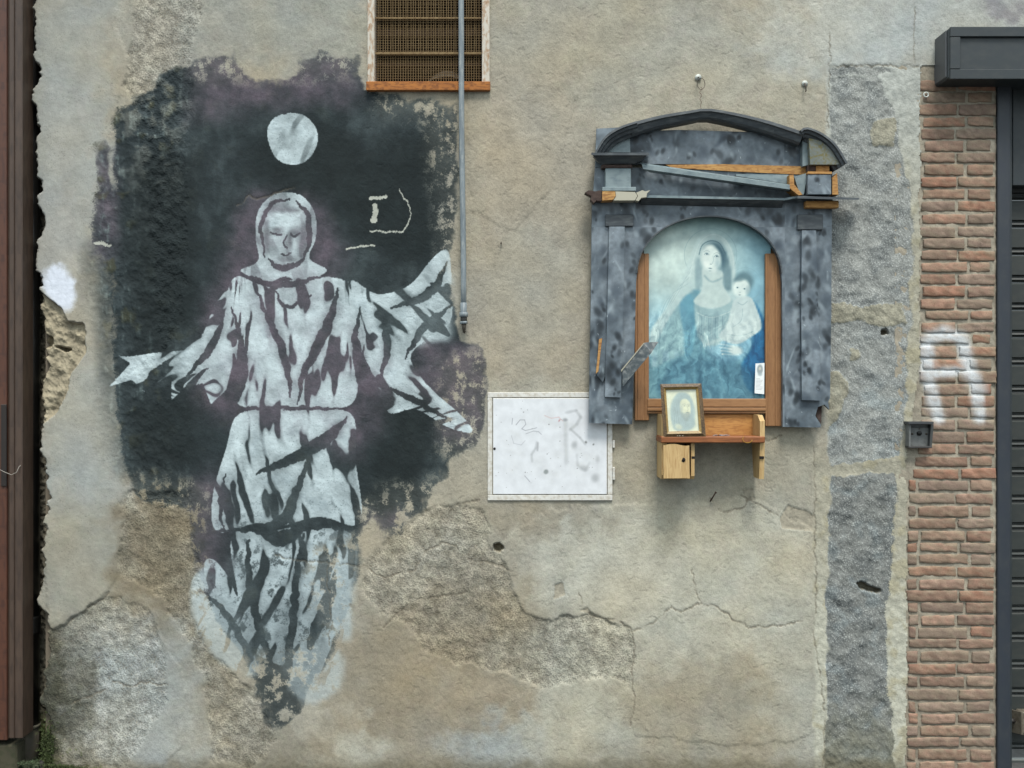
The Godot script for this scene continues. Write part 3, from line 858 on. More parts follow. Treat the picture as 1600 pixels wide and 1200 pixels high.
func wall_sheet() -> void:
	make_basemap()
	make_masks()
	n1 = nz(11, 0.005, 3)
	n2 = nz(12, 0.022, 4)
	n3 = nz(13, 0.10, 3)
	n4 = nz(14, 0.36, 2)
	nwa = nz(15, 0.018, 3)
	nwb = nz(16, 0.018, 3)
	ntr = nz(17, 0.05, 3)
	ncell = nz(18, 0.10, 1, FastNoiseLite.TYPE_CELLULAR)
	nr = nz(19, 0.035, 6)
	nr.fractal_gain = 0.66
	nf = nz(20, 1.0, 2)
	nst = nz(21, 0.05, 4)
	var n := int(ceil(float(H) / BAND))
	bands.resize(n)
	var job := WorkerThreadPool.add_group_task(wall_rows, n)
	WorkerThreadPool.wait_for_group_task_completion(job)
	var rgb := PackedByteArray()
	var bump := PackedByteArray()
	var high := PackedFloat32Array()
	var kind := PackedByteArray()
	for b in bands:
		rgb.append_array(b[0])
		bump.append_array(b[1])
		high.append_array(b[2])
		kind.append_array(b[3])
	bands.clear()
	rgb.resize(W * H * 3)
	bump.resize(W * H)
	var m := StandardMaterial3D.new()
	m.albedo_texture = ImageTexture.create_from_image(Image.create_from_data(W, H, false, Image.FORMAT_RGB8, rgb))
	m.heightmap_enabled = true
	m.heightmap_texture = ImageTexture.create_from_image(Image.create_from_data(W, H, false, Image.FORMAT_L8, bump))
	m.heightmap_scale = 0.6
	m.roughness = 0.92
	m.metallic_specular = 0.3
	m.texture_repeat = false
	mats["wall"] = m
	# the sheet as real relief: one vertex every STEP pixels, split into the parts by what the cells are
	var x_lo := 24
	var gw := (W - x_lo) / STEP
	var gh := H / STEP
	var hs := PackedFloat32Array()
	hs.resize(gw * gh)
	for j in gh:
		for i in gw:
			var p := mini(j * STEP, H - 2) * W + mini(x_lo + i * STEP, W - 2)
			hs[j * gw + i] = (high[p] + high[p + 1] + high[p + W] + high[p + W + 1]) * 0.25
	var base := thing("plastered_wall", "old weathered plaster wall with a large dark mural and many cracks", "wall", at(600, 1200))
	var pier := thing("stone_pier", "rough grey stone quoin pier between the plaster and the red bricks", "pier", at(1350, 1200))
	var names := ["plaster", "mural", "stone", "stone", "mortar"]
	for want in 5:
		var remap := PackedInt32Array()
		remap.resize(gw * gh)
		remap.fill(-1)
		var pos := PackedVector3Array()
		var nor := PackedVector3Array()
		var uv := PackedVector2Array()
		var idx := PackedInt32Array()
		for j in gh - 1:
			var y := float(j * STEP - OY)
			var pe := pier_edge(y + 1.0)
			for i in gw - 1:
				var px := x_lo + i * STEP
				if px > pe: break
				if kind[(j * STEP + 1) * W + px + 1] != want: continue
				if px > 582 and px < 753 and y < 128.0: continue      # the vent's opening
				var q := j * gw + i
				for t in [q, q + 1, q + gw + 1, q, q + gw + 1, q + gw]:
					if remap[t] < 0:
						remap[t] = pos.size()
						var ii: int = t % gw
						var jj: int = t / gw
						var vx := float(x_lo + ii * STEP)
						var vy := float(jj * STEP - OY)
						pos.append(Vector3((vx - 800.0) / S, (1200.0 - vy) / S, hs[t]))
						var l := hs[t - 1] if ii > 0 else hs[t]
						var r := hs[t + 1] if ii < gw - 1 else hs[t]
						var u := hs[t - gw] if jj > 0 else hs[t]
						var d := hs[t + gw] if jj < gh - 1 else hs[t]
						nor.append(Vector3((l - r) / (2.0 * STEP / S), (d - u) / (2.0 * STEP / S), 1.0).normalized())
						uv.append(Vector2((vx + 0.5) / W, (vy + OY + 0.5) / H))
					idx.append(remap[t])
		if idx.is_empty(): continue
		var arr := []
		arr.resize(Mesh.ARRAY_MAX)
		arr[Mesh.ARRAY_VERTEX] = pos
		arr[Mesh.ARRAY_NORMAL] = nor
		arr[Mesh.ARRAY_TEX_UV] = uv
		arr[Mesh.ARRAY_INDEX] = idx
		var mesh := ArrayMesh.new()
		mesh.add_surface_from_arrays(Mesh.PRIMITIVE_TRIANGLES, arr)
		var part := obj(names[want], mesh, m, base if want < 2 else pier)
		if want == 1: part.set_meta("label", "dark painted mural with a pale plain robed figure")
	# the masonry behind the sheet, round the vent's opening
	var st := begin()
	for r in [[62, 136, 1404, 1260], [62, -560, 575, 136], [761, -560, 1404, 136], [1404, -560, 1900, 100]]:
		var p := at(r[0], r[3])
		var q := at(r[1 + 1], r[1])
		add_box(st, Vector3(p.x, p.y, -0.45), Vector3(q.x, q.y, -0.052), 0.0)
	obj("masonry_core", done(st), mat(Color(0.42, 0.39, 0.34), 0.95), base)
	var up := begin()
	add_box(up, Vector3(at(46, 0).x, (1200.0 + OY) / S, -0.05), Vector3(at(1900, 0).x, 4.4, 0.0), 0.0)
	obj("upper_plaster", done(up), grain_mat(512, 512, 90, Color(0.58, 0.56, 0.51), Color(0.62, 0.60, 0.54), Color(0.5, 0.48, 0.43), 1, 1, 0.7), base)


# ------------------------------------------------------------------ brick pier
func spray_on(px: float, py: float) -> float:
	var segs := [
		[Vector2(1447, 540), Vector2(1450, 590), 13.0], [Vector2(1450, 590), Vector2(1466, 652), 11.0], [Vector2(1449, 532), Vector2(1475, 519), 12.0], [Vector2(1475, 519), Vector2(1503, 528), 11.0],
		[Vector2(1503, 528), Vector2(1510, 562), 12.0], [Vector2(1510, 562), Vector2(1525, 602), 12.0], [Vector2(1525, 602), Vector2(1530, 652), 11.0], [Vector2(1448, 583), Vector2(1494, 580), 9.0]]
	var v := 0.0
	for s in segs:
		var a: Vector2 = s[0]
		var b: Vector2 = s[1]
		var p := Vector2(px, py)
		var t := clampf((p - a).dot(b - a) / (b - a).length_squared(), 0, 1)
		var d := p.distance_to(a.lerp(b, t))
		v = maxf(v, 1.0 - smoothstep(s[2] * 0.4, s[2] * 1.4, d))
	return v


func brick_pier() -> void:
	var pier := thing("brick_pier", "pier of thin red bricks between the stone quoins and the dark shutter frame", "pier", at(1490, 1200, -0.012))
	var m := StandardMaterial3D.new()
	m.vertex_color_use_as_albedo = true
	m.albedo_texture = grain_texture(256, 256, 210, Color(0.90, 0.90, 0.90), Color(1, 1, 1), Color(0.80, 0.79, 0.78), 2.5, 2.5)
	m.uv1_triplanar = true
	m.uv1_world_triplanar = true
	m.uv1_scale = Vector3.ONE * 3.0
	m.heightmap_enabled = true
	m.heightmap_texture = m.albedo_texture
	m.heightmap_scale = 0.5
	m.roughness = 0.93
	m.metallic_specular = 0.25
	mats["brick"] = m
	# the bed of mortar
	var q := nz(301, 0.09, 3)
	var q2 := nz(302, 0.02, 3)
	var bed := begin(true)
	var cols := 46
	var rows := 300
	var grid := []
	for j in rows + 1:
		var line := []
		for i in cols + 1:
			var px := 1398.0 + i * 3.6
			var py := 88.0 + j * 3.72
			var p := at(px, py, -0.004)
			p.z = -0.004 + 0.0028 * q.get_noise_2d(px, py) + 0.002 * q2.get_noise_2d(px, py)
			if px > 1552.0: p.z -= 0.01 * (px - 1552.0) / 8.0 + 0.004 * q.get_noise_2d(px, py + 99)
			var c := Vector3(0.585, 0.560, 0.505) * (1.0 + 0.10 * q.get_noise_2d(px * 2, py * 2) + 0.12 * q2.get_noise_2d(px, py))
			c = c.lerp(Vector3(0.47, 0.43, 0.38), clampf((py - 900.0) / 300.0, 0, 1) * 0.5)
			c = c.lerp(Vector3(0.80, 0.82, 0.83), 0.92 * spray_on(px, py))
			line.append([p, lin(Color(c.x, c.y, c.z))])
		grid.append(line)
	for j in rows:
		for i in cols:
			for t in [[0, 0], [0, 1], [1, 1], [0, 0], [1, 1], [1, 0]]:
				var g = grid[j + t[0]][i + t[1]]
				bed.set_color(g[1])
				bed.add_vertex(g[0])
	obj("mortar_bed", done(bed), m, pier)
	var core := begin()
	var p0 := at(1404, 1260)
	var p1 := at(1560, 100)
	add_box(core, Vector3(p0.x, p0.y, -0.45), Vector3(p1.x - 0.012, p1.y, -0.03), 0.0)
	obj("masonry_core", done(core), mat(Color(0.42, 0.38, 0.33), 0.95), pier)
	var r := RandomNumberGenerator.new()
	r.seed = 404
	var y := 124.0
	var course := 0
	while y < 1206.0:
		var pitch := r.randf_range(18.0, 20.2)
		var hgt := pitch - r.randf_range(2.6, 4.4)
		var left := lerpf(1437.0, 1416.0, smoothstep(640.0, 800.0, y)) + r.randf_range(0, 5)
		var cuts := []
		if course % 2 == 0:
			var mid := r.randf_range(1491, 1498)
			if left < 1425.0 and r.randf() < 0.3:
				cuts = [[left, left + 14], [left + 20, mid], [mid + 5, 1556 + r.randf_range(-3, 1)]]
			else:
				cuts = [[left, mid], [mid + r.randf_range(3, 6), 1556 + r.randf_range(-5, 1)]]
		else:
			var mid := r.randf_range(1505, 1514)
			var a := left + (r.randf_range(0, 6) if left > 1425 else 0.0)
			if left < 1425.0:
				var c0 := 1431.0 + r.randf_range(-2, 4)
				cuts = [[a, c0], [c0 + 5, mid], [mid + r.randf_range(4, 7), 1550 + r.randf_range(-4, 3)]]
			else:
				cuts = [[a, mid], [mid + r.randf_range(4, 7), 1550 + r.randf_range(-4, 5)]]
		for c in cuts:
			if c[1] - c[0] < 5.0: continue
			brick(pier, c[0], c[1], y + r.randf_range(-0.8, 0.8), hgt + r.randf_range(-1.2, 0.8), r, m)
		y += pitch
		course += 1


func brick(pier: Node3D, x0: float, x1: float, y: float, h: float, r: RandomNumberGenerator, m: Material) -> void:
	var nx := maxi(3, int((x1 - x0) / 6.0))
	var ny := 5
	var q := nz(r.randi() % 9999, 0.07, 3)
	var q2 := nz(r.randi() % 9999, 0.25, 2)
	var kinds := [Vector3(0.550, 0.440, 0.380), Vector3(0.530, 0.440, 0.388), Vector3(0.515, 0.445, 0.400), Vector3(0.560, 0.425, 0.358), Vector3(0.540, 0.442, 0.384)]
	var tone: Vector3 = kinds[r.randi() % kinds.size()]
	tone = tone.lerp(Vector3(0.52, 0.445, 0.40), clampf((y - 900.0) / 350.0, 0.0, 1.0) * 0.6)
	tone *= r.randf_range(0.90, 1.07)
	var dirty := r.randf_range(0.12, 0.55)
	var proud := r.randf_range(-0.0005, 0.004)
	var tilt := r.randf_range(-0.6, 0.6)
	var st := begin(true)
	var grid := []
	for j in ny + 3:
		var line := []
		var v: float = [0.0, 0.0, 0.07, 0.36, 0.64, 0.93, 1.0, 1.0][j]
		for i in nx + 3:
			var u := clampf(float(i - 1) / nx, 0.0, 1.0)
			if i == 2: u = 1.2 / (x1 - x0)
			if i == nx: u = 1.0 - 1.2 / (x1 - x0)
			var rim: bool = i == 0 or j == 0 or i == nx + 2 or j == ny + 2
			var edge := minf(minf(u, 1.0 - u) * (x1 - x0), minf(v, 1.0 - v) * h)
			var px := lerpf(x0, x1, u) + 1.6 * q.get_noise_2d(i * 9.0, j * 9.0 + 40.0)
			var py := y + v * h - 0.2 * h * (v - 0.5) * (1.0 - smoothstep(0.0, 0.05, u)) + tilt * (u - 0.5) * 2.0 + 1.3 * q.get_noise_2d(px, v * 5.0) + 0.7 * q2.get_noise_2d(px, v * 9.0)
			var z := proud - 0.0022 * (1.0 - smoothstep(0.0, 1.1, edge)) + 0.0022 * q.get_noise_2d(px, py) + 0.0022 * q2.get_noise_2d(px, py)
			if rim: z = -0.02
			var c := tone * (1.0 + 0.22 * q.get_noise_2d(px * 1.2, py * 2.0) + 0.14 * q2.get_noise_2d(px, py))
			c = c.lerp(Vector3(0.56, 0.525, 0.45), clampf(dirty + 0.8 * q.get_noise_2d(px + 300.0, py * 1.5), 0.0, 0.75) * (0.55 + 0.45 * (1.0 - smoothstep(0.0, 4.0, edge))))
			c = c.lerp(Vector3(0.76, 0.785, 0.80), clampf(spray_on(px, py) * (0.85 + 0.5 * q.get_noise_2d(px * 1.5, py)), 0, 0.93))
			var p := at(px, py, 0.0)
			line.append([Vector3(p.x, p.y, z), lin(Color(c.x, c.y, c.z))])
		grid.append(line)
	for j in ny + 2:
		for i in nx + 2:
			for t in [[0, 0], [0, 1], [1, 1], [0, 0], [1, 1], [1, 0]]:
				var g = grid[j + t[0]][i + t[1]]
				st.set_color(g[1])
				st.add_vertex(g[0])
	obj("brick", done(st), m, pier)


# ------------------------------------------------------------------ small painted pictures
func dab(im: Image, cx: float, cy: float, rx: float, ry: float, turn: float, col: Color, soft := 0.5, alpha := 1.0) -> void:
	var R := maxf(rx, ry) * 1.1
	for y in range(maxi(0, int(cy - R)), mini(im.get_height(), int(cy + R) + 1)):
		for x in range(maxi(0, int(cx - R)), mini(im.get_width(), int(cx + R) + 1)):
			var p := Vector2(x - cx, y - cy).rotated(-turn)
			var d := Vector2(p.x / rx, p.y / ry).length()
			if d < 1.0:
				var t := alpha * (1.0 - smoothstep(1.0 - soft, 1.0, d))
				im.set_pixel(x, y, im.get_pixel(x, y).lerp(col, t))


func area(im: Image, pts: PackedVector2Array, col: Color, soft := 4.0, alpha := 1.0) -> void:
	var mk := Image.create(im.get_width(), im.get_height(), false, Image.FORMAT_L8)
	fill(mk, pts, 1.0)
	soften(mk, soft)
	for y in im.get_height():
		for x in im.get_width():
			var t := mk.get_pixel(x, y).r
			if t > 0.01: im.set_pixel(x, y, im.get_pixel(x, y).lerp(col, t * alpha))


func brush(im: Image, pts: PackedVector2Array, rad: float, col: Color, soft := 0.8, alpha := 0.5) -> void:
	for i in pts.size() - 1:
		var n := maxi(1, int(pts[i].distance_to(pts[i + 1]) / maxf(1.0, rad * 0.5)))
		for k in n + 1:
			var p := pts[i].lerp(pts[i + 1], float(k) / n)
			dab(im, p.x, p.y, rad, rad, 0, col, soft, alpha)


func speckle(im: Image, seed_: int, amount: float, big: float) -> void:
	var f := nz(seed_, 0.5, 2)
	var g := nz(seed_ + 1, 0.02, 4)
	for y in im.get_height():
		for x in im.get_width():
			var c := im.get_pixel(x, y)
			var k := 1.0 + amount * f.get_noise_2d(x, y) + big * g.get_noise_2d(x, y)
			im.set_pixel(x, y, Color(clampf(c.r * k, 0, 1), clampf(c.g * k, 0, 1), clampf(c.b * k, 0, 1)))


func v2(pts: PackedVector2Array, sc: float, off: Vector2) -> PackedVector2Array:
	var o := PackedVector2Array()
	for p in pts: o.append((p - off) * sc)
	return o


func devotional_print() -> Image:
	# a faded blue print: a veiled woman who looks up, with a small child on her arm
	var sc := 2.4
	var o := Vector2(1006, 332)
	var im := Image.create(int(198 * sc), int(296 * sc), false, Image.FORMAT_RGB8)
	var q := nz(601, 0.008, 4)
	for y in im.get_height():
		for x in im.get_width():
			var u := float(x) / im.get_width()
			var v := float(y) / im.get_height()
			var c := Color(0.66, 0.745, 0.735).lerp(Color(0.57, 0.70, 0.735), smoothstep(0.25, 0.6, v))
			c = c.lerp(Color(0.33, 0.48, 0.545), smoothstep(0.66, 1.0, v) * 0.9)
			c = c.lerp(Color(0.47, 0.635, 0.70), smoothstep(0.55, 1.0, u) * 0.6)
			c = c.lerp(Color(0.72, 0.785, 0.76), (1.0 - smoothstep(0.05, 0.45, Vector2(u - 0.2, (v - 0.25) * 1.1).length())) * 0.8)
			c = c.lerp(Color(0.43, 0.565, 0.565), (1.0 - smoothstep(0.0, 0.13, v)) * 0.6)
			var k := 1.0 + 0.10 * q.get_noise_2d(x, y)
			im.set_pixel(x, y, Color(c.r * k, c.g * k, c.b * k))
	var pale := Color(0.775, 0.835, 0.815)
	var shade := Color(0.53, 0.625, 0.64)
	var deep := Color(0.30, 0.40, 0.43)
	var cloth := Color(0.58, 0.685, 0.69)
	# halos, thin lines
	var h1 := PackedVector2Array()
	var h2 := PackedVector2Array()
	for k in 41:
		h1.append(Vector2(1110 + 41 * cos(TAU * k / 40), 398 + 41 * sin(TAU * k / 40)))
		h2.append(Vector2(1164 + 25 * cos(TAU * k / 40), 444 + 26 * sin(TAU * k / 40)))
	brush(im, v2(h1, sc, o), 1.6, shade, 0.8, 0.35)
	brush(im, v2(h2, sc, o), 1.4, shade, 0.8, 0.25)
	# the long veil behind the shoulder, thin and pale
	area(im, v2(rounded([1110, 366, 1090, 374, 1078, 402, 1064, 440, 1040, 482, 1016, 520, 1022, 560, 1060, 520, 1092, 480, 1150, 486, 1150, 440, 1146, 396, 1132, 374]), sc, o), Color(0.69, 0.765, 0.755), 8, 0.85)
	for k in 9:
		brush(im, v2(curve_px([Vector2(1082 - k, 408 + k * 5), Vector2(1062 - k * 3, 456 + k * 2), Vector2(1026 - k, 506 + k * 5)]), sc, o), 2.6, shade if k % 2 else Color(0.79, 0.85, 0.835), 0.95, 0.10)
	# mantle over shoulders and arms
	area(im, v2(rounded([1074, 462, 1092, 452, 1106, 480, 1100, 530, 1120, 562, 1160, 560, 1196, 524, 1204, 640, 1006, 640, 1012, 580, 1026, 540, 1050, 494]), sc, o), Color(0.47, 0.605, 0.635), 12)
	area(im, v2(rounded([1050, 492, 1066, 478, 1080, 510, 1076, 548, 1040, 566, 1018, 574, 1024, 540]), sc, o), cloth, 10, 0.85)
	area(im, v2(rounded([1062, 476, 1080, 460, 1086, 500, 1082, 548, 1070, 556, 1068, 520]), sc, o), Color(0.45, 0.615, 0.665), 8, 0.8)
	area(im, v2(rounded([1172, 468, 1200, 516, 1206, 606, 1172, 612, 1158, 572, 1176, 536]), sc, o), Color(0.22, 0.425, 0.55), 10, 0.9)
	area(im, v2(rounded([1050, 566, 1110, 558, 1166, 574, 1180, 624, 1036, 628]), sc, o), Color(0.36, 0.495, 0.55), 26, 0.6)
	for k in 12:
		brush(im, v2(curve_px([Vector2(1024 + k * 7, 530 + k * 3), Vector2(1018 + k * 10, 572), Vector2(1024 + k * 11, 622)]), sc, o), 5.0, Color(0.35, 0.47, 0.51) if k % 2 else Color(0.58, 0.69, 0.705), 0.98, 0.06)
	for k in 6:
		brush(im, v2(curve_px([Vector2(1056 - k * 3, 496 + k * 8), Vector2(1060, 512 + k * 7), Vector2(1078, 518 + k * 7)]), sc, o), 3.0, shade, 0.95, 0.10)
	# bodice, with gathers
	area(im, v2(rounded([1086, 470, 1112, 482, 1144, 468, 1142, 512, 1118, 540, 1092, 528]), sc, o), Color(0.60, 0.69, 0.69), 7, 0.9)
	for k in 9:
		brush(im, v2(PackedVector2Array([Vector2(1091 + k * 5.4, 494), Vector2(1090 + k * 5.4, 526)]), sc, o), 2.4, Color(0.40, 0.50, 0.53) if k % 2 else pale, 0.9, 0.16)
	brush(im, v2(curve_px([Vector2(1088, 488), Vector2(1112, 496), Vector2(1142, 486)]), sc, o), 3.4, pale, 0.9, 0.2)
	# hair, neck
	dab(im, (1117 - o.x) * sc, (400 - o.y) * sc, 24 * sc, 32 * sc, -0.12, deep, 0.6, 0.9)
	area(im, v2(rounded([1132, 392, 1142, 420, 1142, 452, 1132, 450, 1128, 420]), sc, o), deep, 9, 0.5)
	area(im, v2(rounded([1090, 400, 1098, 424, 1096, 448, 1088, 452, 1086, 424]), sc, o), Color(0.47, 0.56, 0.575), 9, 0.5)
	area(im, v2(rounded([1099, 418, 1128, 424, 1129, 446, 1142, 470, 1112, 482, 1084, 472, 1098, 450]), sc, o), Color(0.70, 0.765, 0.75), 6)
	brush(im, v2(curve_px([Vector2(1100, 430), Vector2(1112, 440), Vector2(1128, 434)]), sc, o), 7, shade, 0.95, 0.22)
	# her face, raised and turned a little
	dab(im, (1111 - o.x) * sc, (404 - o.y) * sc, 18.6 * sc, 26 * sc, -0.20, pale, 0.35, 1.0)
	dab(im, (1122 - o.x) * sc, (414 - o.y) * sc, 8 * sc, 19 * sc, -0.2, shade, 0.95, 0.45)
	dab(im, (1104 - o.x) * sc, (412 - o.y) * sc, 7 * sc, 8 * sc, 0, Color(0.83, 0.875, 0.85), 0.95, 0.7)
	dab(im, (1109 - o.x) * sc, (386 - o.y) * sc, 11 * sc, 6 * sc, -0.1, Color(0.83, 0.875, 0.85), 0.95, 0.6)
	for e in [[1104.0, 397.5], [1119.5, 401.0]]:
		dab(im, (e[0] - o.x) * sc, (e[1] - 1.0 - o.y) * sc, 5.6 * sc, 4.2 * sc, 0.15, shade, 0.95, 0.55)
		dab(im, (e[0] - o.x) * sc, (e[1] - o.y) * sc, 3.4 * sc, 1.9 * sc, 0.15, Color(0.82, 0.86, 0.84), 0.7, 0.7)
		dab(im, (e[0] + 0.3 - o.x) * sc, (e[1] - 0.6 - o.y) * sc, 1.7 * sc, 1.6 * sc, 0, deep, 0.6, 0.9)
		brush(im, v2(curve_px([Vector2(e[0] - 4, e[1] + 0.2), Vector2(e[0], e[1] - 2.2), Vector2(e[0] + 4, e[1] + 0.6)]), sc, o), 1.3, deep, 0.8, 0.35)
		brush(im, v2(curve_px([Vector2(e[0] - 5, e[1] - 4), Vector2(e[0], e[1] - 6.5), Vector2(e[0] + 5, e[1] - 4)]), sc, o), 1.6, Color(0.44, 0.53, 0.55), 0.9, 0.22)
	brush(im, v2(curve_px([Vector2(1113.5, 399), Vector2(1114.5, 406), Vector2(1112.5, 412)]), sc, o), 2.0, shade, 0.95, 0.22)
	dab(im, (1110.5 - o.x) * sc, (412.5 - o.y) * sc, 2.6 * sc, 1.2 * sc, 0.1, Color(0.40, 0.48, 0.50), 0.9, 0.6)
	dab(im, (1109.5 - o.x) * sc, (419 - o.y) * sc, 4.4 * sc, 1.5 * sc, 0.12, Color(0.40, 0.48, 0.50), 0.85, 0.75)
	dab(im, (1109 - o.x) * sc, (423 - o.y) * sc, 3.6 * sc, 1.6 * sc, 0.1, shade, 0.95, 0.5)
	# hair line and the veil's bright border
	brush(im, v2(curve_px([Vector2(1092, 398), Vector2(1097, 383), Vector2(1110, 376), Vector2(1124, 380), Vector2(1133, 396)]), sc, o), 3.6, deep, 0.9, 0.25)
	brush(im, v2(curve_px([Vector2(1076, 440), Vector2(1084, 404), Vector2(1094, 378), Vector2(1114, 366), Vector2(1134, 376), Vector2(1145, 402), Vector2(1147, 446)]), sc, o), 4.6, Color(0.75, 0.815, 0.80), 0.95, 0.25)
	# the child
	area(im, v2(rounded([1150, 466, 1172, 464, 1184, 486, 1190, 512, 1174, 526, 1150, 538, 1124, 526, 1136, 506, 1142, 484]), sc, o), Color(0.71, 0.775, 0.765), 6)
	dab(im, (1162 - o.x) * sc, (440 - o.y) * sc, 20 * sc, 20 * sc, 0, Color(0.42, 0.515, 0.53), 0.5, 0.9)
	dab(im, (1158 - o.x) * sc, (450 - o.y) * sc, 16.5 * sc, 18.5 * sc, 0.1, pale, 0.4, 1.0)
	dab(im, (1168 - o.x) * sc, (454 - o.y) * sc, 6 * sc, 13 * sc, 0.1, shade, 0.95, 0.5)
	dab(im, (1156 - o.x) * sc, (436 - o.y) * sc, 14 * sc, 6 * sc, -0.2, Color(0.42, 0.515, 0.53), 0.9, 0.7)
	for e in [[1152.0, 449.0], [1163.0, 451.0]]:
		dab(im, (e[0] - o.x) * sc, (e[1] - o.y) * sc, 3.4 * sc, 2.4 * sc, 0, shade, 0.95, 0.6)
		dab(im, (e[0] - o.x) * sc, (e[1] - o.y) * sc, 1.6 * sc, 1.3 * sc, 0, deep, 0.7, 0.9)
	dab(im, (1156 - o.x) * sc, (456.5 - o.y) * sc, 1.8 * sc, 1.0 * sc, 0, shade, 0.9, 0.7)
	dab(im, (1155.5 - o.x) * sc, (460.5 - o.y) * sc, 2.8 * sc, 1.1 * sc, 0, Color(0.42, 0.50, 0.52), 0.8, 0.7)
	brush(im, v2(curve_px([Vector2(1152, 472), Vector2(1160, 476), Vector2(1168, 470)]), sc, o), 3, shade, 0.95, 0.2)
	brush(im, v2(curve_px([Vector2(1150, 480), Vector2(1140, 500), Vector2(1124, 514)]), sc, o), 7, pale, 0.9, 0.16)
	brush(im, v2(curve_px([Vector2(1174, 480), Vector2(1168, 502), Vector2(1146, 514)]), sc, o), 7, pale, 0.9, 0.16)
	brush(im, v2(curve_px([Vector2(1160, 482), Vector2(1158, 500), Vector2(1146, 510)]), sc, o), 2.4, shade, 0.95, 0.2)
	brush(im, v2(curve_px([Vector2(1136, 522), Vector2(1158, 524), Vector2(1180, 516)]), sc, o), 3, shade, 0.95, 0.2)
	# forearm, cuff and hands with fingers
	brush(im, v2(curve_px([Vector2(1100, 540), Vector2(1122, 531), Vector2(1148, 524)]), sc, o), 12, Color(0.73, 0.795, 0.78), 0.85, 0.2)
	for k in 4:
		brush(im, v2(PackedVector2Array([Vector2(1091 + k * 4.5, 524), Vector2(1096 + k * 4.5, 545)]), sc, o), 3.0, Color(0.79, 0.845, 0.83) if k % 2 else shade, 0.9, 0.22)
	dab(im, (1149 - o.x) * sc, (547 - o.y) * sc, 16 * sc, 10.5 * sc, 0.2, Color(0.745, 0.805, 0.79), 0.6, 0.95)
	for k in 4:
		brush(im, v2(curve_px([Vector2(1146, 541 + k * 4.4), Vector2(1134 - k, 538.5 + k * 4.8), Vector2(1122 + k * 2, 537 + k * 5.4)]), sc, o), 4.4, Color(0.755, 0.815, 0.80), 0.8, 0.2)
		brush(im, v2(PackedVector2Array([Vector2(1144, 543.4 + k * 4.6), Vector2(1125 + k, 540 + k * 5.4)]), sc, o), 1.5, Color(0.46, 0.555, 0.575), 0.9, 0.3)
	# bleached streaks, and the fading of the whole sheet
	for k in 7:
		brush(im, v2(PackedVector2Array([Vector2(1022 + k * 19, 550), Vector2(1018 + k * 19, 630)]), sc, o), 15, Color(0.50, 0.645, 0.68), 0.98, 0.035)
	var fa := nz(605, 1.0, 3)
	var fb := nz(606, 0.012, 4)
	for y in im.get_height():
		for x in im.get_width():
			var c := im.get_pixel(x, y)
			var u := float(x) / im.get_width()
			var v := float(y) / im.get_height()
			# drapery: soft ridges that follow the arms and the skirt
			var dr := smoothstep(0.46, 0.62, v) * (1.0 - smoothstep(0.0, 0.10, (c.r - 0.66)))
			var bend := (u - 0.5) * 1.6 * smoothstep(0.5, 1.0, v)
			var ridge := fa.get_noise_2d(x * 0.034 - bend * 5.0 + 0.8 * fb.get_noise_2d(x, y), y * 0.010 + 0.6 * fb.get_noise_2d(x + 400, y))
			var kk := 1.0 + 0.26 * ridge * dr + 0.05 * fb.get_noise_2d(x * 2, y * 2)
			c = Color(c.r * kk, c.g * (1.0 + (kk - 1.0) * 0.9), c.b * (1.0 + (kk - 1.0) * 0.8))
			im.set_pixel(x, y, Color(clampf((c.r - 0.62) * 1.28 + 0.555, 0, 1), clampf((c.g - 0.70) * 1.22 + 0.645, 0, 1), clampf((c.b - 0.71) * 1.18 + 0.665, 0, 1)))
	speckle(im, 611, 0.03, 0.03)
	return im


func curve_px(pix: Array) -> PackedVector2Array:
	var o := PackedVector2Array()
	var n := pix.size()
	for i in n - 1:
		for k in 6:
			o.append((pix[i] as Vector2).cubic_interpolate(pix[i + 1], pix[maxi(i - 1, 0)], pix[mini(i + 2, n - 1)], k / 6.0))
	o.append(pix[n - 1])
	return o


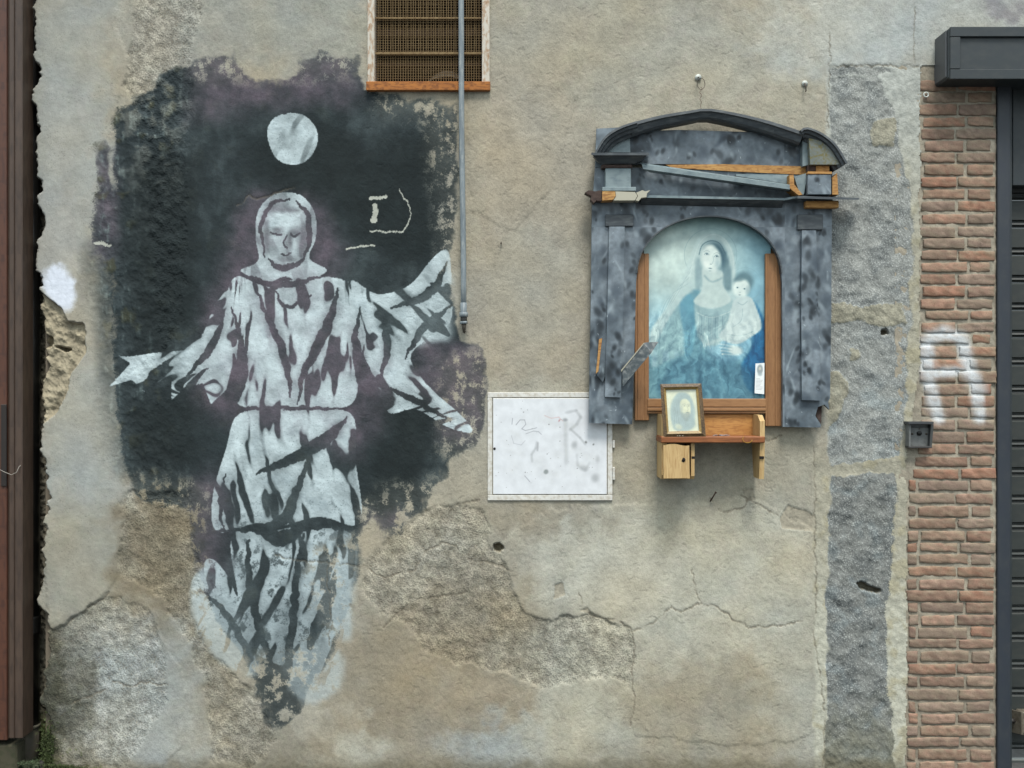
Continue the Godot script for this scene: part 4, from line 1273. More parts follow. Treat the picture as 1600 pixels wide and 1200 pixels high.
func small_portrait() -> Image:
	# a faded green print in a little frame: a bearded man with long hair, turned to the right
	var im := Image.create(180, 232, false, Image.FORMAT_RGB8)
	im.fill(Color(0.715, 0.73, 0.635))
	dab(im, 90, 128, 82, 122, 0.05, Color(0.52, 0.59, 0.575), 0.2, 0.9)
	area(im, rounded([62, 30, 104, 20, 140, 40, 152, 90, 150, 150, 158, 200, 120, 226, 40, 226, 24, 180, 30, 100]), Color(0.46, 0.535, 0.535), 10, 0.75)
	area(im, rounded([84, 66, 110, 54, 134, 72, 138, 110, 130, 142, 108, 158, 88, 140, 78, 104]), Color(0.70, 0.71, 0.60), 7, 1.0)
	dab(im, 84, 110, 16, 46, 0.1, Color(0.50, 0.54, 0.50), 0.95, 0.7)
	area(im, rounded([80, 128, 100, 132, 126, 128, 130, 150, 112, 178, 90, 164]), Color(0.42, 0.475, 0.46), 8, 0.8)
	dab(im, 118, 136, 9, 2.6, 0.0, Color(0.62, 0.60, 0.52), 0.7, 0.9)
	dab(im, 118, 129, 13, 4, 0.1, Color(0.36, 0.41, 0.40), 0.8, 0.7)
	for e in [[102, 92], [127, 93]]:
		dab(im, e[0], e[1], 9, 5, 0.05, Color(0.45, 0.49, 0.46), 0.9, 0.8)
		dab(im, e[0] + 1, e[1], 3.5, 2.6, 0, Color(0.24, 0.28, 0.28), 0.7, 0.9)
		brush(im, PackedVector2Array([Vector2(e[0] - 9, e[1] - 7), Vector2(e[0] + 1, e[1] - 11), Vector2(e[0] + 8, e[1] - 7)]), 2.6, Color(0.36, 0.41, 0.41), 0.9, 0.4)
	brush(im, PackedVector2Array([Vector2(116, 90), Vector2(124, 114), Vector2(116, 119)]), 3, Color(0.50, 0.53, 0.47), 0.9, 0.4)
	for k in 7:
		brush(im, PackedVector2Array([Vector2(76 - k * 6, 60 + k * 8), Vector2(64 - k * 5, 120), Vector2(70 - k * 6, 190)]), 3, Color(0.33, 0.40, 0.41) if k % 2 else Color(0.50, 0.565, 0.56), 0.9, 0.2)
	dab(im, 60, 206, 34, 24, 0.4, Color(0.66, 0.68, 0.58), 0.8, 0.8)
	speckle(im, 621, 0.05, 0.08)
	return im


func panel_paint() -> Image:
	# white enamel with half washed-off tags, smears and chips
	var im := Image.create(392, 342, false, Image.FORMAT_RGB8)
	im.fill(Color(0.775, 0.79, 0.805))
	var grey := Color(0.52, 0.535, 0.545)
	# the letter R, sprayed in thin grey
	brush(im, PackedVector2Array([Vector2(248, 72), Vector2(250, 130), Vector2(252, 232)]), 13, grey, 0.95, 0.16)
	brush(im, PackedVector2Array([Vector2(252, 50), Vector2(286, 42), Vector2(302, 66), Vector2(288, 92), Vector2(264, 112)]), 9, grey, 0.9, 0.20)
	brush(im, PackedVector2Array([Vector2(266, 108), Vector2(300, 140), Vector2(318, 164)]), 7, grey, 0.9, 0.22)
	dab(im, 248, 76, 14, 9, 0, Color(0.42, 0.43, 0.45), 0.8, 0.6)
	dab(im, 280, 166, 17, 22, 0.3, grey, 0.9, 0.6)
	dab(im, 314, 250, 24, 18, 0, grey, 0.9, 0.5)
	brush(im, PackedVector2Array([Vector2(288, 200), Vector2(292, 240), Vector2(318, 258), Vector2(332, 230)]), 8, grey, 0.95, 0.12)
	dab(im, 352, 284, 22, 26, 0.5, grey, 0.9, 0.55)
	dab(im, 360, 216, 12, 24, 0, grey, 0.95, 0.4)
	brush(im, PackedVector2Array([Vector2(150, 155), Vector2(146, 178), Vector2(132, 200), Vector2(134, 226)]), 7, grey, 0.9, 0.18)
	brush(im, PackedVector2Array([Vector2(154, 158), Vector2(152, 186)]), 6, Color(0.45, 0.46, 0.47), 0.9, 0.25)
	dab(im, 182, 262, 11, 12, 0.6, Color(0.45, 0.48, 0.48), 0.6, 0.85)
	# pencilled scrawl like S and loops
	var pen := Color(0.50, 0.51, 0.54)
	brush(im, PackedVector2Array([Vector2(66, 70), Vector2(64, 92)]), 2, pen, 0.8, 0.5)
	brush(im, PackedVector2Array([Vector2(78, 94), Vector2(92, 76), Vector2(108, 76), Vector2(112, 92), Vector2(98, 108), Vector2(110, 114), Vector2(136, 108), Vector2(150, 104)]), 2, pen, 0.8, 0.5)
	brush(im, PackedVector2Array([Vector2(112, 126), Vector2(138, 116), Vector2(156, 118), Vector2(166, 128)]), 2, pen, 0.8, 0.35)
	brush(im, PackedVector2Array([Vector2(62, 132), Vector2(70, 160), Vector2(96, 166), Vector2(110, 150)]), 2, pen, 0.9, 0.2)
	brush(im, PackedVector2Array([Vector2(108, 276), Vector2(126, 298)]), 2.5, pen, 0.9, 0.4)
	brush(im, PackedVector2Array([Vector2(176, 60), Vector2(200, 70), Vector2(226, 66), Vector2(240, 80)]), 3, Color(0.76, 0.56, 0.56), 0.9, 0.25)
	dab(im, 228, 78, 4, 8, 0.5, Color(0.62, 0.36, 0.36), 0.7, 0.6)
	for s in [[192, 92, 5], [230, 102, 4], [230, 152, 4], [320, 156, 9], [346, 164, 7], [110, 264, 4], [198, 214, 3], [304, 196, 3], [306, 204, 3], [300, 210, 3], [186, 198, 4], [96, 36, 3], [118, 40, 3], [104, 48, 4], [46, 150, 3], [290, 250, 4], [342, 246, 3]]:
		dab(im, s[0], s[1], s[2] * 0.66, s[2] * 0.8, s[2], Color(0.34, 0.35, 0.34), 0.8, 0.7)
	var r := RandomNumberGenerator.new()
	r.seed = 55
	for k in 34:
		dab(im, r.randf_range(8, 384), r.randf_range(8, 334), r.randf_range(0.8, 2.0), r.randf_range(0.8, 2.2), 0, Color(0.40, 0.39, 0.36), 0.5, 0.7)
	for k in 60:
		brush(im, PackedVector2Array([Vector2(r.randf_range(60, 330), r.randf_range(30, 240)), Vector2(r.randf_range(60, 330), r.randf_range(30, 240))]).slice(0, 1), 30, Color(0.68, 0.69, 0.68), 0.95, 0.03)
	for k in 40:
		dab(im, r.randf_range(40, 350), r.randf_range(30, 300), r.randf_range(20, 60), r.randf_range(12, 30), r.randf(), Color(0.70, 0.71, 0.70), 0.95, 0.12)
	speckle(im, 631, 0.02, 0.05)
	return im


func prayer_card_paint() -> Image:
	var im := Image.create(84, 276, false, Image.FORMAT_RGB8)
	im.fill(Color(0.83, 0.85, 0.85))
	dab(im, 42, 56, 34, 54, 0, Color(0.48, 0.52, 0.53), 0.4, 0.8)
	dab(im, 42, 48, 15, 20, 0, Color(0.72, 0.72, 0.68), 0.5, 0.9)
	dab(im, 44, 98, 30, 26, 0, Color(0.58, 0.63, 0.64), 0.7, 0.8)
	for k in 9:
		im.fill_rect(Rect2i(12, 140 + k * 12, 34 + (k * 23) % 28, 3), Color(0.55, 0.56, 0.57))
	return im


func paint_one(i: int) -> void:
	if i == 0: painted[0] = devotional_print()
	elif i == 1: painted[1] = small_portrait()
	elif i == 2: painted[2] = panel_paint()
	elif i == 3: painted[3] = prayer_card_paint()
	else: painted[4] = marble_image()


func picture_mat(im: Image, rough := 0.7) -> StandardMaterial3D:
	var m := StandardMaterial3D.new()
	m.albedo_texture = ImageTexture.create_from_image(im)
	m.roughness = rough
	m.texture_repeat = false
	return m


# a flat sheet in a rectangle of pixels, bulging a little like old paper
func sheet_part(called: String, c: Array, z: float, m: Material, parent: Node3D, bulge := 0.0) -> MeshInstance3D:
	var st := begin(true)
	var n := 8
	var g := []
	for j in n + 1:
		var line := []
		for i in n + 1:
			var u := float(i) / n
			var v := float(j) / n
			var p: Vector2 = (c[0] as Vector2).lerp(c[1], u).lerp((c[3] as Vector2).lerp(c[2], u), v)
			var zz := z + bulge * sin(u * 7.0 + v * 3.0) * sin(v * PI)
			line.append([at(p.x, p.y, zz), Vector2(u, v)])
		g.append(line)
	for j in n:
		for i in n:
			for t in [[0, 0], [0, 1], [1, 1], [0, 0], [1, 1], [1, 0]]:
				var e = g[j + t[0]][i + t[1]]
				st.set_uv(e[1])
				st.add_vertex(e[0])
	return obj(called, done(st), m, parent)


# ------------------------------------------------------------------ things on the wall
func vent() -> void:
	var t := thing("vent_grille", "rusty wire mesh vent window with worn white frame at the top of the wall", "vent", at(668, 128, 0.0))
	var white := grain_mat(256, 256, 701, Color(0.66, 0.645, 0.60), Color(0.72, 0.70, 0.66), Color(0.50, 0.36, 0.24), 1.5, 0.5, 3.0, 0.75, 0.5)
	var rust := grain_mat(256, 256, 705, Color(0.52, 0.32, 0.15), Color(0.62, 0.40, 0.19), Color(0.33, 0.19, 0.10), 0.6, 1.8, 3.0, 0.9, 0.4)
	var wire := grain_mat(256, 256, 709, Color(0.40, 0.33, 0.21), Color(0.46, 0.39, 0.27), Color(0.30, 0.22, 0.13), 1, 1, 4.0, 0.9)
	box_part("frame_side", 574, -130, 585, 136, -0.06, 0.012, white, t)
	box_part("frame_side", 753, -130, 765, 136, -0.06, 0.012, white, t)
	box_part("frame_sill", 572, 127, 766, 141, -0.06, 0.022, rust, t)
	box_part("crossbar", 585.4, 26.5, 752.6, 29.5, -0.016, -0.010, wire, t, 0.0008)
	box_part("crossbar", 585.4, 81, 752.6, 85, -0.016, -0.009, wire, t, 0.0008)
	var st := begin()
	var x := 586.5
	var k := 0
	while x < 752.0:
		tube(st, [at(x + 0.5 * sin(k * 1.7), -125, -0.02), at(x + 0.7 * sin(k * 2.3), 40, -0.0212), at(x, 127, -0.02)], 0.0013, 4)
		x += 3.95
		k += 1
	var y := -122.0
	while y < 126.0:
		tube(st, [at(585.5, y, -0.0225), at(668, y + 0.6 * sin(k * 1.9), -0.0228), at(752.5, y + 0.4 * sin(k), -0.0225)], 0.0013, 4)
		y += 3.95
		k += 1
	var w := obj("wire_mesh", done(st), wire, t)
	w.set_meta("kind", "stuff")
	# the dusty hole behind it
	var dark := mat(Color(0.20, 0.15, 0.10), 0.95)
	var hb := begin()
	var p := at(576, 136)
	var q := at(762, -150)
	add_box(hb, Vector3(p.x, p.y, -0.46), Vector3(q.x, q.y, -0.44), 0.0)
	add_box(hb, Vector3(p.x - 0.02, p.y, -0.44), Vector3(p.x, q.y, -0.06), 0.0)
	add_box(hb, Vector3(q.x, p.y, -0.44), Vector3(q.x + 0.02, q.y, -0.06), 0.0)
	add_box(hb, Vector3(p.x, p.y - 0.02, -0.44), Vector3(q.x, p.y + 0.015, -0.06), 0.0)
	obj("recess", done(hb), dark, t)
	for yy in [[-10, 2], [46, 57], [98, 104]]:
		box_part("inner_slat", 585, yy[0], 752, yy[1], -0.10, -0.06, mat(Color(0.23, 0.17, 0.115), 0.95), t)
	# rubble and dust heaped on the ledge
	var d := begin(true)
	var rr := []
	for j in 6:
		var ring := []
		for i in 9:
			var px := 668.0 + i * 7.5
			var hgt: float = [0.0, 8.0, 14.0, 17.0, 18.0, 18.0, 14.0, 9.0, 1.0][i]
			ring.append(at(px, 128.0 - hgt * sin(PI * (0.15 + 0.7 * (1.0 - j / 5.0))) * 0.98, -0.03 - 0.02 * j))
		rr.append(ring)
	for j in 5:
		for i in 8:
			face(d, [rr[j][i], rr[j][i + 1], rr[j + 1][i + 1], rr[j + 1][i]], at(700, 160, -0.08))
	obj("dust_heap", done(d), mat(Color(0.36, 0.32, 0.27), 1.0), t)


func conduit() -> void:
	var t := thing("metal_conduit", "thin grey metal conduit running down past the vent and ending in a coupling", "pipe", at(724, 515, 0.03))
	var m := grain_mat(256, 256, 721, Color(0.36, 0.40, 0.425), Color(0.47, 0.51, 0.53), Color(0.58, 0.60, 0.59), 2.0, 0.25, 3.0, 0.55, 0.25)
	var z := 0.034
	var path := []
	for k in 15:
		var v := k / 14.0
		path.append(at(lerpf(719.0, 724.3, v) + 0.5 * sin(v * 9.0), lerpf(-130.0, 489.0, v), z))
	tube_part("pipe", path, 0.0108, m, t, 12)
	tube_part("coupling", [at(724.3, 473, z), at(724.3, 488, z), at(724.6, 491, z)], 0.0128, m, t, 14)
	tube_part("collar", [at(724.6, 488, z), at(724.6, 495, z)], 0.0165, m, t, 14)
	tube_part("nut", [at(724.6, 495, z), at(724.8, 502, z)], 0.0125, mat(Color(0.25, 0.25, 0.24), 0.7, 0.3), t, 6)
	tube_part("collar", [at(724.6, 502, z), at(724.8, 506, z)], 0.0145, m, t, 6)
	tube_part("pipe_end", [at(724.8, 506, z), at(725, 514, z * 0.6), at(725.5, 519, 0.0)], 0.010, mat(Color(0.33, 0.31, 0.28), 0.9), t, 8, 0.005)


func access_panel() -> void:
	var t := thing("access_panel", "white metal access panel with faded grey spray tags beside the shrine", "panel", at(860, 783, 0.0))
	var worn := grain_mat(256, 256, 731, Color(0.72, 0.72, 0.70), Color(0.77, 0.77, 0.75), Color(0.60, 0.57, 0.51), 1.2, 1.2, 2.5, 0.55, 0.25)
	# frame of four strips, lying nearly flush
	box_part("frame_strip", 762, 613, 958, 621, -0.03, 0.007, worn, t, 0.0015)
	box_part("frame_strip", 762, 773.5, 957, 782, -0.03, 0.007, worn, t, 0.0015)
	box_part("frame_strip", 762, 621.3, 769, 773.2, -0.03, 0.007, worn, t, 0.0015)
	box_part("frame_strip", 949.5, 621.3, 957, 773.2, -0.03, 0.007, worn, t, 0.0015)
	var door := box_part("door", 770, 622, 948.6, 772.6, -0.03, 0.0075, worn, t, 0.002)
	door.set_meta("label", "white enamelled door with washed out grey letters")
	sheet_part("painted_face", [Vector2(770.8, 622.8), Vector2(947.8, 622.8), Vector2(947.8, 771.8), Vector2(770.8, 771.8)], 0.0082, picture_mat(painted[2], 0.38), door)
	var dk := mat(Color(0.08, 0.07, 0.06), 0.8)
	tube_part("keyhole", [at(772.6, 701, 0.006), at(772.6, 701, 0.0092)], 0.0052, dk, door, 10)
	var st := begin()
	for y in [694, 736, 744]:
		pbox(st, 957.3, y - 6, 961, y + 6, -0.01, 0.012, 0.002)
	obj("hinge", done(st), worn, t)


func bits(called: String, list: Array, z0: float, z1: float, m: Material, parent: Node3D) -> MeshInstance3D:
	return plate_part(called, PackedVector2Array(list), z0, z1, m, parent)


func shrine() -> void:
	var t := thing("wall_shrine", "broken grey marbled wooden shrine with arched pediment on the wall", "shrine", at(1112, 668, 0.02))
	var m := StandardMaterial3D.new()
	m.albedo_texture = ImageTexture.create_from_image(painted[4])
	m.uv1_triplanar = true
	m.uv1_world_triplanar = true
	m.uv1_scale = Vector3(0.95, 0.95, 0.95)
	m.uv1_triplanar_sharpness = 8.0
	m.roughness = 0.42
	m.metallic_specular = 0.45
	var dark := grain_mat(256, 256, 741, Color(0.175, 0.20, 0.22), Color(0.235, 0.26, 0.28), Color(0.36, 0.38, 0.38), 0.5, 2.0, 2.0, 0.5, 0.2)
	var pale := grain_mat(256, 256, 745, Color(0.40, 0.46, 0.475), Color(0.47, 0.52, 0.53), Color(0.30, 0.36, 0.39), 0.7, 1.2, 2.0, 0.5, 0.2)
	var raw := grain_mat(256, 256, 749, Color(0.60, 0.44, 0.24), Color(0.68, 0.53, 0.32), Color(0.40, 0.25, 0.13), 0.5, 3.0, 3.0, 0.85, 0.3)
	var rot := grain_mat(128, 128, 753, Color(0.22, 0.17, 0.15), Color(0.30, 0.25, 0.23), Color(0.15, 0.11, 0.10), 1.0, 2.0, 4.0, 0.95)
	var flake := mat(Color(0.62, 0.61, 0.55), 0.8)
	mats["raw"] = raw
	# the board with its arched opening
	var b := PackedVector2Array([Vector2(925, 316), Vector2(1300, 316), Vector2(1299, 480), Vector2(1297, 622), Vector2(1294, 628), Vector2(1296, 640), Vector2(1288, 632), Vector2(1278, 636), Vector2(1274, 650), Vector2(1283, 664), Vector2(1282, 668), Vector2(1223, 667), Vector2(1223, 600), Vector2(1222, 440)])
	for k in range(0, 25):
		var a := lerpf(0.0, PI, k / 24.0)
		b.append(Vector2(1108 + 113 * cos(a), 432 - 94 * pow(sin(a), 0.92)))
	b.append_array(PackedVector2Array([Vector2(994, 440), Vector2(991, 560), Vector2(988, 663), Vector2(920, 661), Vector2(923, 480)]))
	plate_part("arched_board", b, 0.028, 0.048, m, t)
	# slim raised edge round the arch
	var arch := PackedVector2Array()
	for k in range(0, 31):
		var a := lerpf(0.04, PI - 0.04, k / 30.0)
		arch.append(at2(1108 + 112 * cos(a), 432 - 93 * pow(sin(a), 0.92), 0.05))
	var st := begin()
	sweep(st, arch, PackedVector2Array([Vector2(-0.001, 0.026), Vector2(-0.001, 0.054), Vector2(-0.006, 0.054), Vector2(-0.006, 0.026)]))
	obj("arch_edge", done(st), dark, t)
	# pilasters: a raised strip with a bead at each side
	bits("pilaster", [Vector2(952, 354), Vector2(976, 354), Vector2(974, 480), Vector2(970, 621), Vector2(945, 620), Vector2(949, 480)], 0.0485, 0.066, m, t)
	bits("pilaster", [Vector2(1253, 360), Vector2(1275, 360), Vector2(1279, 500), Vector2(1283, 626), Vector2(1253, 625), Vector2(1252, 480)], 0.0485, 0.066, m, t)
	box_part("capital", 946, 335, 990, 353.5, 0.0485, 0.060, dark, t)
	box_part("capital", 1246, 335, 1286, 359, 0.0485, 0.060, dark, t)
	# frieze and gable boards
	bits("frieze_board", [Vector2(930, 262), Vector2(1300, 262), Vector2(1301, 315.5), Vector2(926, 315.5)], 0.022, 0.046, m, t)
	bits("gable_board", [Vector2(984, 205), Vector2(1060, 203), Vector2(1200, 207), Vector2(1262, 212), Vector2(1262, 261.5), Vector2(1130, 257), Vector2(984, 256)], 0.022, 0.042, m, t)
	bits("corner_board", [Vector2(932, 201), Vector2(986, 198), Vector2(987, 261.5), Vector2(930, 261.5)], 0.020, 0.038, m, t)
	bits("corner_block", [Vector2(950, 238), Vector2(958, 222), Vector2(972, 210), Vector2(984, 206), Vector2(985, 238)], 0.0385, 0.062, pale, t)
	bits("bare_batten", [Vector2(1040, 257.5), Vector2(1130, 256.5), Vector2(1262, 260), Vector2(1262, 273), Vector2(1150, 268), Vector2(1050, 262)], 0.0465, 0.052, raw, t)
	# left cornice cap: a plate over a bevelled moulding
	st = begin()
	skin(st, [
		[at(924, 238.5, 0.05), at(1014, 238.5, 0.05), at(1014, 238.5, 0.125), at(924, 238.5, 0.125)],
		[at(924, 242.5, 0.05), at(1014, 242.5, 0.05), at(1014, 242.5, 0.125), at(924, 242.5, 0.125)]])
	skin(st, [
		[at(926, 242.6, 0.05), at(1010, 242.6, 0.05), at(1010, 242.6, 0.118), at(926, 242.6, 0.118)],
		[at(930, 250, 0.05), at(1006, 250, 0.05), at(1004, 250, 0.10), at(932, 250, 0.10)],
		[at(936, 256, 0.05), at(992, 256, 0.05), at(990, 256, 0.088), at(938, 256, 0.088)]])
	obj("cornice", done(st), dark, t)
	box_part("frieze_block", 946, 263, 986, 294, 0.0465, 0.092, pale, t)
	box_part("block_cap", 940, 257, 988, 262.5, 0.0465, 0.086, rot, t)
	box_part("block_base", 941, 292, 994, 298.5, 0.0465, 0.100, pale, t)
	bits("bare_wood", [Vector2(941, 299), Vector2(961, 299), Vector2(962, 306), Vector2(958, 312), Vector2(941, 313)], 0.0465, 0.103, raw, t)
	bits("flaked_edge", [Vector2(961.5, 299), Vector2(992, 300), Vector2(996, 306), Vector2(992, 313), Vector2(958.5, 313), Vector2(962.5, 306)], 0.0465, 0.100, flake, t)
	bits("flaked_edge", [Vector2(994, 301), Vector2(1004, 297), Vector2(1008, 299), Vector2(1016, 297), Vector2(1011, 302), Vector2(1010, 308), Vector2(1002, 309), Vector2(998, 314), Vector2(993, 313), Vector2(997, 306)], 0.06, 0.098, flake, t)
	bits("rotten_end", [Vector2(914, 301), Vector2(920, 297), Vector2(930, 299), Vector2(940, 297), Vector2(940, 314), Vector2(932, 313), Vector2(928, 317), Vector2(923, 312), Vector2(924, 306)], 0.05, 0.094, rot, t)
	# long thin ledge between the two blocks, with a hollow moulding below it
	st = begin()
	skin(st, [
		[at(1000, 304.5, 0.047), at(1000, 304.5, 0.088), at(1000, 308.5, 0.088), at(1000, 308.5, 0.047)],
		[at(1226, 309.5, 0.047), at(1226, 309.5, 0.088), at(1226, 313, 0.088), at(1226, 313, 0.047)],
		[at(1246, 306, 0.047), at(1246, 306, 0.095), at(1246, 309, 0.095), at(1246, 309, 0.047)]])
	obj("ledge", done(st), pale, t)
	st = begin()
	sweep(st, PackedVector2Array([at2(1002, 309, 0.07), at2(1224, 313.5, 0.07)]), PackedVector2Array([Vector2(0.0, 0.0485), Vector2(0.0, 0.078), Vector2(-0.008, 0.074), Vector2(-0.016, 0.062), Vector2(-0.022, 0.052), Vector2(-0.024, 0.0485)]))
	obj("hollow_moulding", done(st), dark, t)
	# right block, its bare cheek and its ledge
	bits("side_facet", [Vector2(1241, 276), Vector2(1262, 270), Vector2(1256, 304), Vector2(1250, 304)], 0.0465, 0.080, pale, t)
	box_part("frieze_block", 1262, 272.5, 1299, 304, 0.0465, 0.100, m, t)
	box_part("bare_wood", 1262, 268, 1300, 272, 0.0465, 0.102, raw, t, 0.001)
	bits("bare_cheek", [Vector2(1300.5, 278), Vector2(1308, 270), Vector2(1310, 304), Vector2(1300.5, 304)], 0.0465, 0.088, raw, t)
	st = begin()
	skin(st, [
		[at(1246, 305, 0.03), at(1342, 309, 0.03), at(1342, 309.5, 0.11), at(1246, 306, 0.11)],
		[at(1246, 308, 0.03), at(1342, 312, 0.03), at(1342, 312.5, 0.11), at(1246, 310, 0.11)]])
	obj("ledge", done(st), dark, t)
	box_part("bare_wood", 1259, 313.5, 1311, 324.5, 0.0485, 0.080, raw, t, 0.003)
	box_part("bare_wood", 1275, 259, 1296, 267.6, 0.0465, 0.082, raw, t, 0.001)
	box_part("rotten_post", 1262, 258.5, 1274.5, 267.6, 0.0465, 0.080, rot, t, 0.001)
	# right gable end: a curved panel under the moulding
	bits("gable_end", [Vector2(1264, 216), Vector2(1282, 220), Vector2(1300, 234), Vector2(1312, 248), Vector2(1316, 257), Vector2(1266, 257)], 0.0425, 0.100, grain_mat(256, 256, 757, Color(0.33, 0.36, 0.35), Color(0.40, 0.42, 0.40), Color(0.36, 0.33, 0.16), 1, 1, 4.0, 0.5, 0.8), t)
	bits("gable_cheek", [Vector2(1254, 214), Vector2(1263, 215), Vector2(1265, 257), Vector2(1254, 260)], 0.0425, 0.074, pale, t)
	# the arched moulding in three runs
	var prof := PackedVector2Array([Vector2(0.0, 0.03), Vector2(0.0, 0.12), Vector2(-0.008, 0.121), Vector2(-0.011, 0.112), Vector2(-0.019, 0.109), Vector2(-0.022, 0.098), Vector2(-0.031, 0.094), Vector2(-0.036, 0.082), Vector2(-0.044, 0.078), Vector2(-0.044, 0.03)])
	st = begin()
	sweep(st, curve([Vector2(929, 239), Vector2(944, 215), Vector2(966, 200), Vector2(994, 190)], 0.11), prof, PackedFloat32Array([0.9, 0.92, 0.94, 0.96, 0.98, 1, 1, 1, 1, 1, 1, 1, 1, 1, 1, 1]))
	obj("arched_moulding", done(st), dark, t)
	st = begin()
	sweep(st, curve([Vector2(984, 193), Vector2(1030, 181), Vector2(1080, 173), Vector2(1106, 170), Vector2(1150, 177), Vector2(1200, 189), Vector2(1256, 207)], 0.10), PackedVector2Array([Vector2(0.0, 0.03), Vector2(0.0, 0.105), Vector2(-0.010, 0.106), Vector2(-0.013, 0.098), Vector2(-0.030, 0.090), Vector2(-0.036, 0.080), Vector2(-0.036, 0.03)]), PackedFloat32Array([1.25, 1.2, 1.15, 1.1, 1.06, 1.0, 0.95, 0.95, 1.0, 1.04, 1.08, 1.12, 1.16, 1.2, 1.24, 1.28]))
	obj("arched_moulding", done(st), dark, t)
	st = begin()
	sweep(st, curve([Vector2(1250, 204), Vector2(1260, 199), Vector2(1284, 208), Vector2(1306, 226), Vector2(1324, 255)], 0.115), prof)
	obj("arched_moulding", done(st), dark, t)
	# the fallen length of cornice, aslant
	st = begin()
	skin(st, [
		[at(1000, 254, 0.07), at(1003, 257, 0.10), at(1005, 264, 0.10), at(1012, 268, 0.07)],
		[at(1233, 288, 0.08), at(1234, 289, 0.125), at(1234, 296, 0.125), at(1233, 299, 0.08)]])
	obj("fallen_cornice", done(st), pale, t)
	st = begin()
	skin(st, [
		[at(1010, 264.3, 0.06), at(1010, 264.3, 0.095), at(1014, 269, 0.06)],
		[at(1233, 296.3, 0.06), at(1233, 296.3, 0.120), at(1240, 301, 0.06)]])
	obj("cornice_soffit", done(st), dark, t)
	bits("cornice_upstand", [Vector2(1150, 272), Vector2(1232, 273), Vector2(1233, 287.6), Vector2(1150, 275)], 0.0465, 0.075, pale, t)
	bits("bare_wood", [Vector2(1233.5, 273), Vector2(1240, 273), Vector2(1241, 288), Vector2(1254, 304), Vector2(1248, 305), Vector2(1234, 294)], 0.0465, 0.11, raw, t)
	# broken pieces on the left pilaster
	st = begin()
	skin(st, [
		[at(972, 580, 0.067), at(1006, 537, 0.12), at(1009, 535, 0.12), at(972, 576, 0.067)],
		[at(972, 603, 0.067), at(1018, 551, 0.14), at(1029, 534, 0.14), at(974, 603, 0.075)]])
	obj("snapped_strip", done(st), grain_mat(128, 128, 761, Color(0.20, 0.23, 0.25), Color(0.34, 0.37, 0.38), Color(0.62, 0.62, 0.60), 1.0, 1.0, 5.0, 0.4, 0.3), t)
	st = begin()
	skin(st, [[at(970.5, 578, 0.067), at(1006, 535.5, 0.12), at(1006, 537.5, 0.121), at(970.5, 581, 0.067)], [at(972, 578, 0.06), at(1008, 535.5, 0.11), at(1008, 537.5, 0.11), at(972, 581, 0.06)]])
	obj("snapped_edge", done(st), flake, t)
	bits("peeled_strip", [Vector2(948, 520), Vector2(948, 580), Vector2(942, 597), Vector2(934, 588), Vector2(931, 582), Vector2(936, 530)], 0.0485, 0.058, m, t)
	bits("bare_splinter", [Vector2(936, 530), Vector2(941, 528), Vector2(938, 552), Vector2(935, 580), Vector2(931, 584), Vector2(934, 555)], 0.0585, 0.063, raw, t)
	bits("broken_hole", [Vector2(1275, 636), Vector2(1284, 634), Vector2(1283, 662), Vector2(1275, 650)], 0.022, 0.027, rot, t)


# a smooth run of 16 points through these pixels at depth z
func curve(pix: Array, z: float) -> PackedVector2Array:
	var c := Curve2D.new()
	for i in pix.size():
		var p := at2(pix[i].x, pix[i].y, z)
		var a: Vector2 = pix[maxi(i - 1, 0)]
		var b: Vector2 = pix[mini(i + 1, pix.size() - 1)]
		var d := Vector2(b.x - a.x, -(b.y - a.y)) / S / 6.0
		c.add_point(p, -d, d)
	var o := PackedVector2Array()
	for k in 16:
		o.append(c.sample_baked(c.get_baked_length() * k / 15.0, true))
	return o


func framed_print() -> void:
	var t := thing("devotional_picture", "faded blue print of a veiled woman and child in brown wooden rails inside the shrine", "picture", at(1106, 650, 0.02))
	var brown := grain_mat(256, 512, 771, Color(0.50, 0.355, 0.22), Color(0.53, 0.385, 0.24), Color(0.44, 0.30, 0.175), 3.0, 0.25, 2.5, 0.55, 0.15)
	var brown_h := grain_mat(512, 256, 775, Color(0.53, 0.385, 0.245), Color(0.56, 0.41, 0.265), Color(0.47, 0.33, 0.20), 0.25, 3.0, 2.5, 0.55, 0.15)
	sheet_part("print", [Vector2(1006, 332), Vector2(1204, 332), Vector2(1204, 628), Vector2(1006, 628)], 0.006, picture_mat(painted[0], 0.6), t, 0.0012)
	box_part("backing", 1000, 330, 1216, 632, 0.0008, 0.0025, mat(Color(0.35, 0.28, 0.2), 0.9), t, 0.0)
	for s in [[992, 1014, 657, 1], [1196, 1223, 666, -1]]:
		var r := box_part("side_rail", s[0], 396, s[1], s[2], 0.008, 0.024, brown, t, 0.002)
		var e0: float = s[0] + 13.5 if s[3] > 0 else s[0] + 0.4
		box_part("rail_bead", e0 - (9.0 if s[3] > 0 else -15.0), 396.5, e0 - (5.5 if s[3] > 0 else -18.5), s[2] - 0.5, 0.0235, 0.0275, brown, r, 0.001)
		box_part("rail_bead", s[0] + (15.0 if s[3] > 0 else 4.0), 396.5, s[0] + (17.0 if s[3] > 0 else 6.0), s[2] - 0.5, 0.0235, 0.0262, brown, r, 0.0008)
	var b := box_part("bottom_rail", 1012, 623, 1197, 636, 0.0065, 0.030, brown_h, t, 0.002)
	box_part("rail_bead", 1012, 637, 1197, 642, 0.0065, 0.036, brown_h, b, 0.0015)
	box_part("rail_bead", 1012, 642.5, 1197, 646, 0.0065, 0.030, brown_h, b, 0.001)


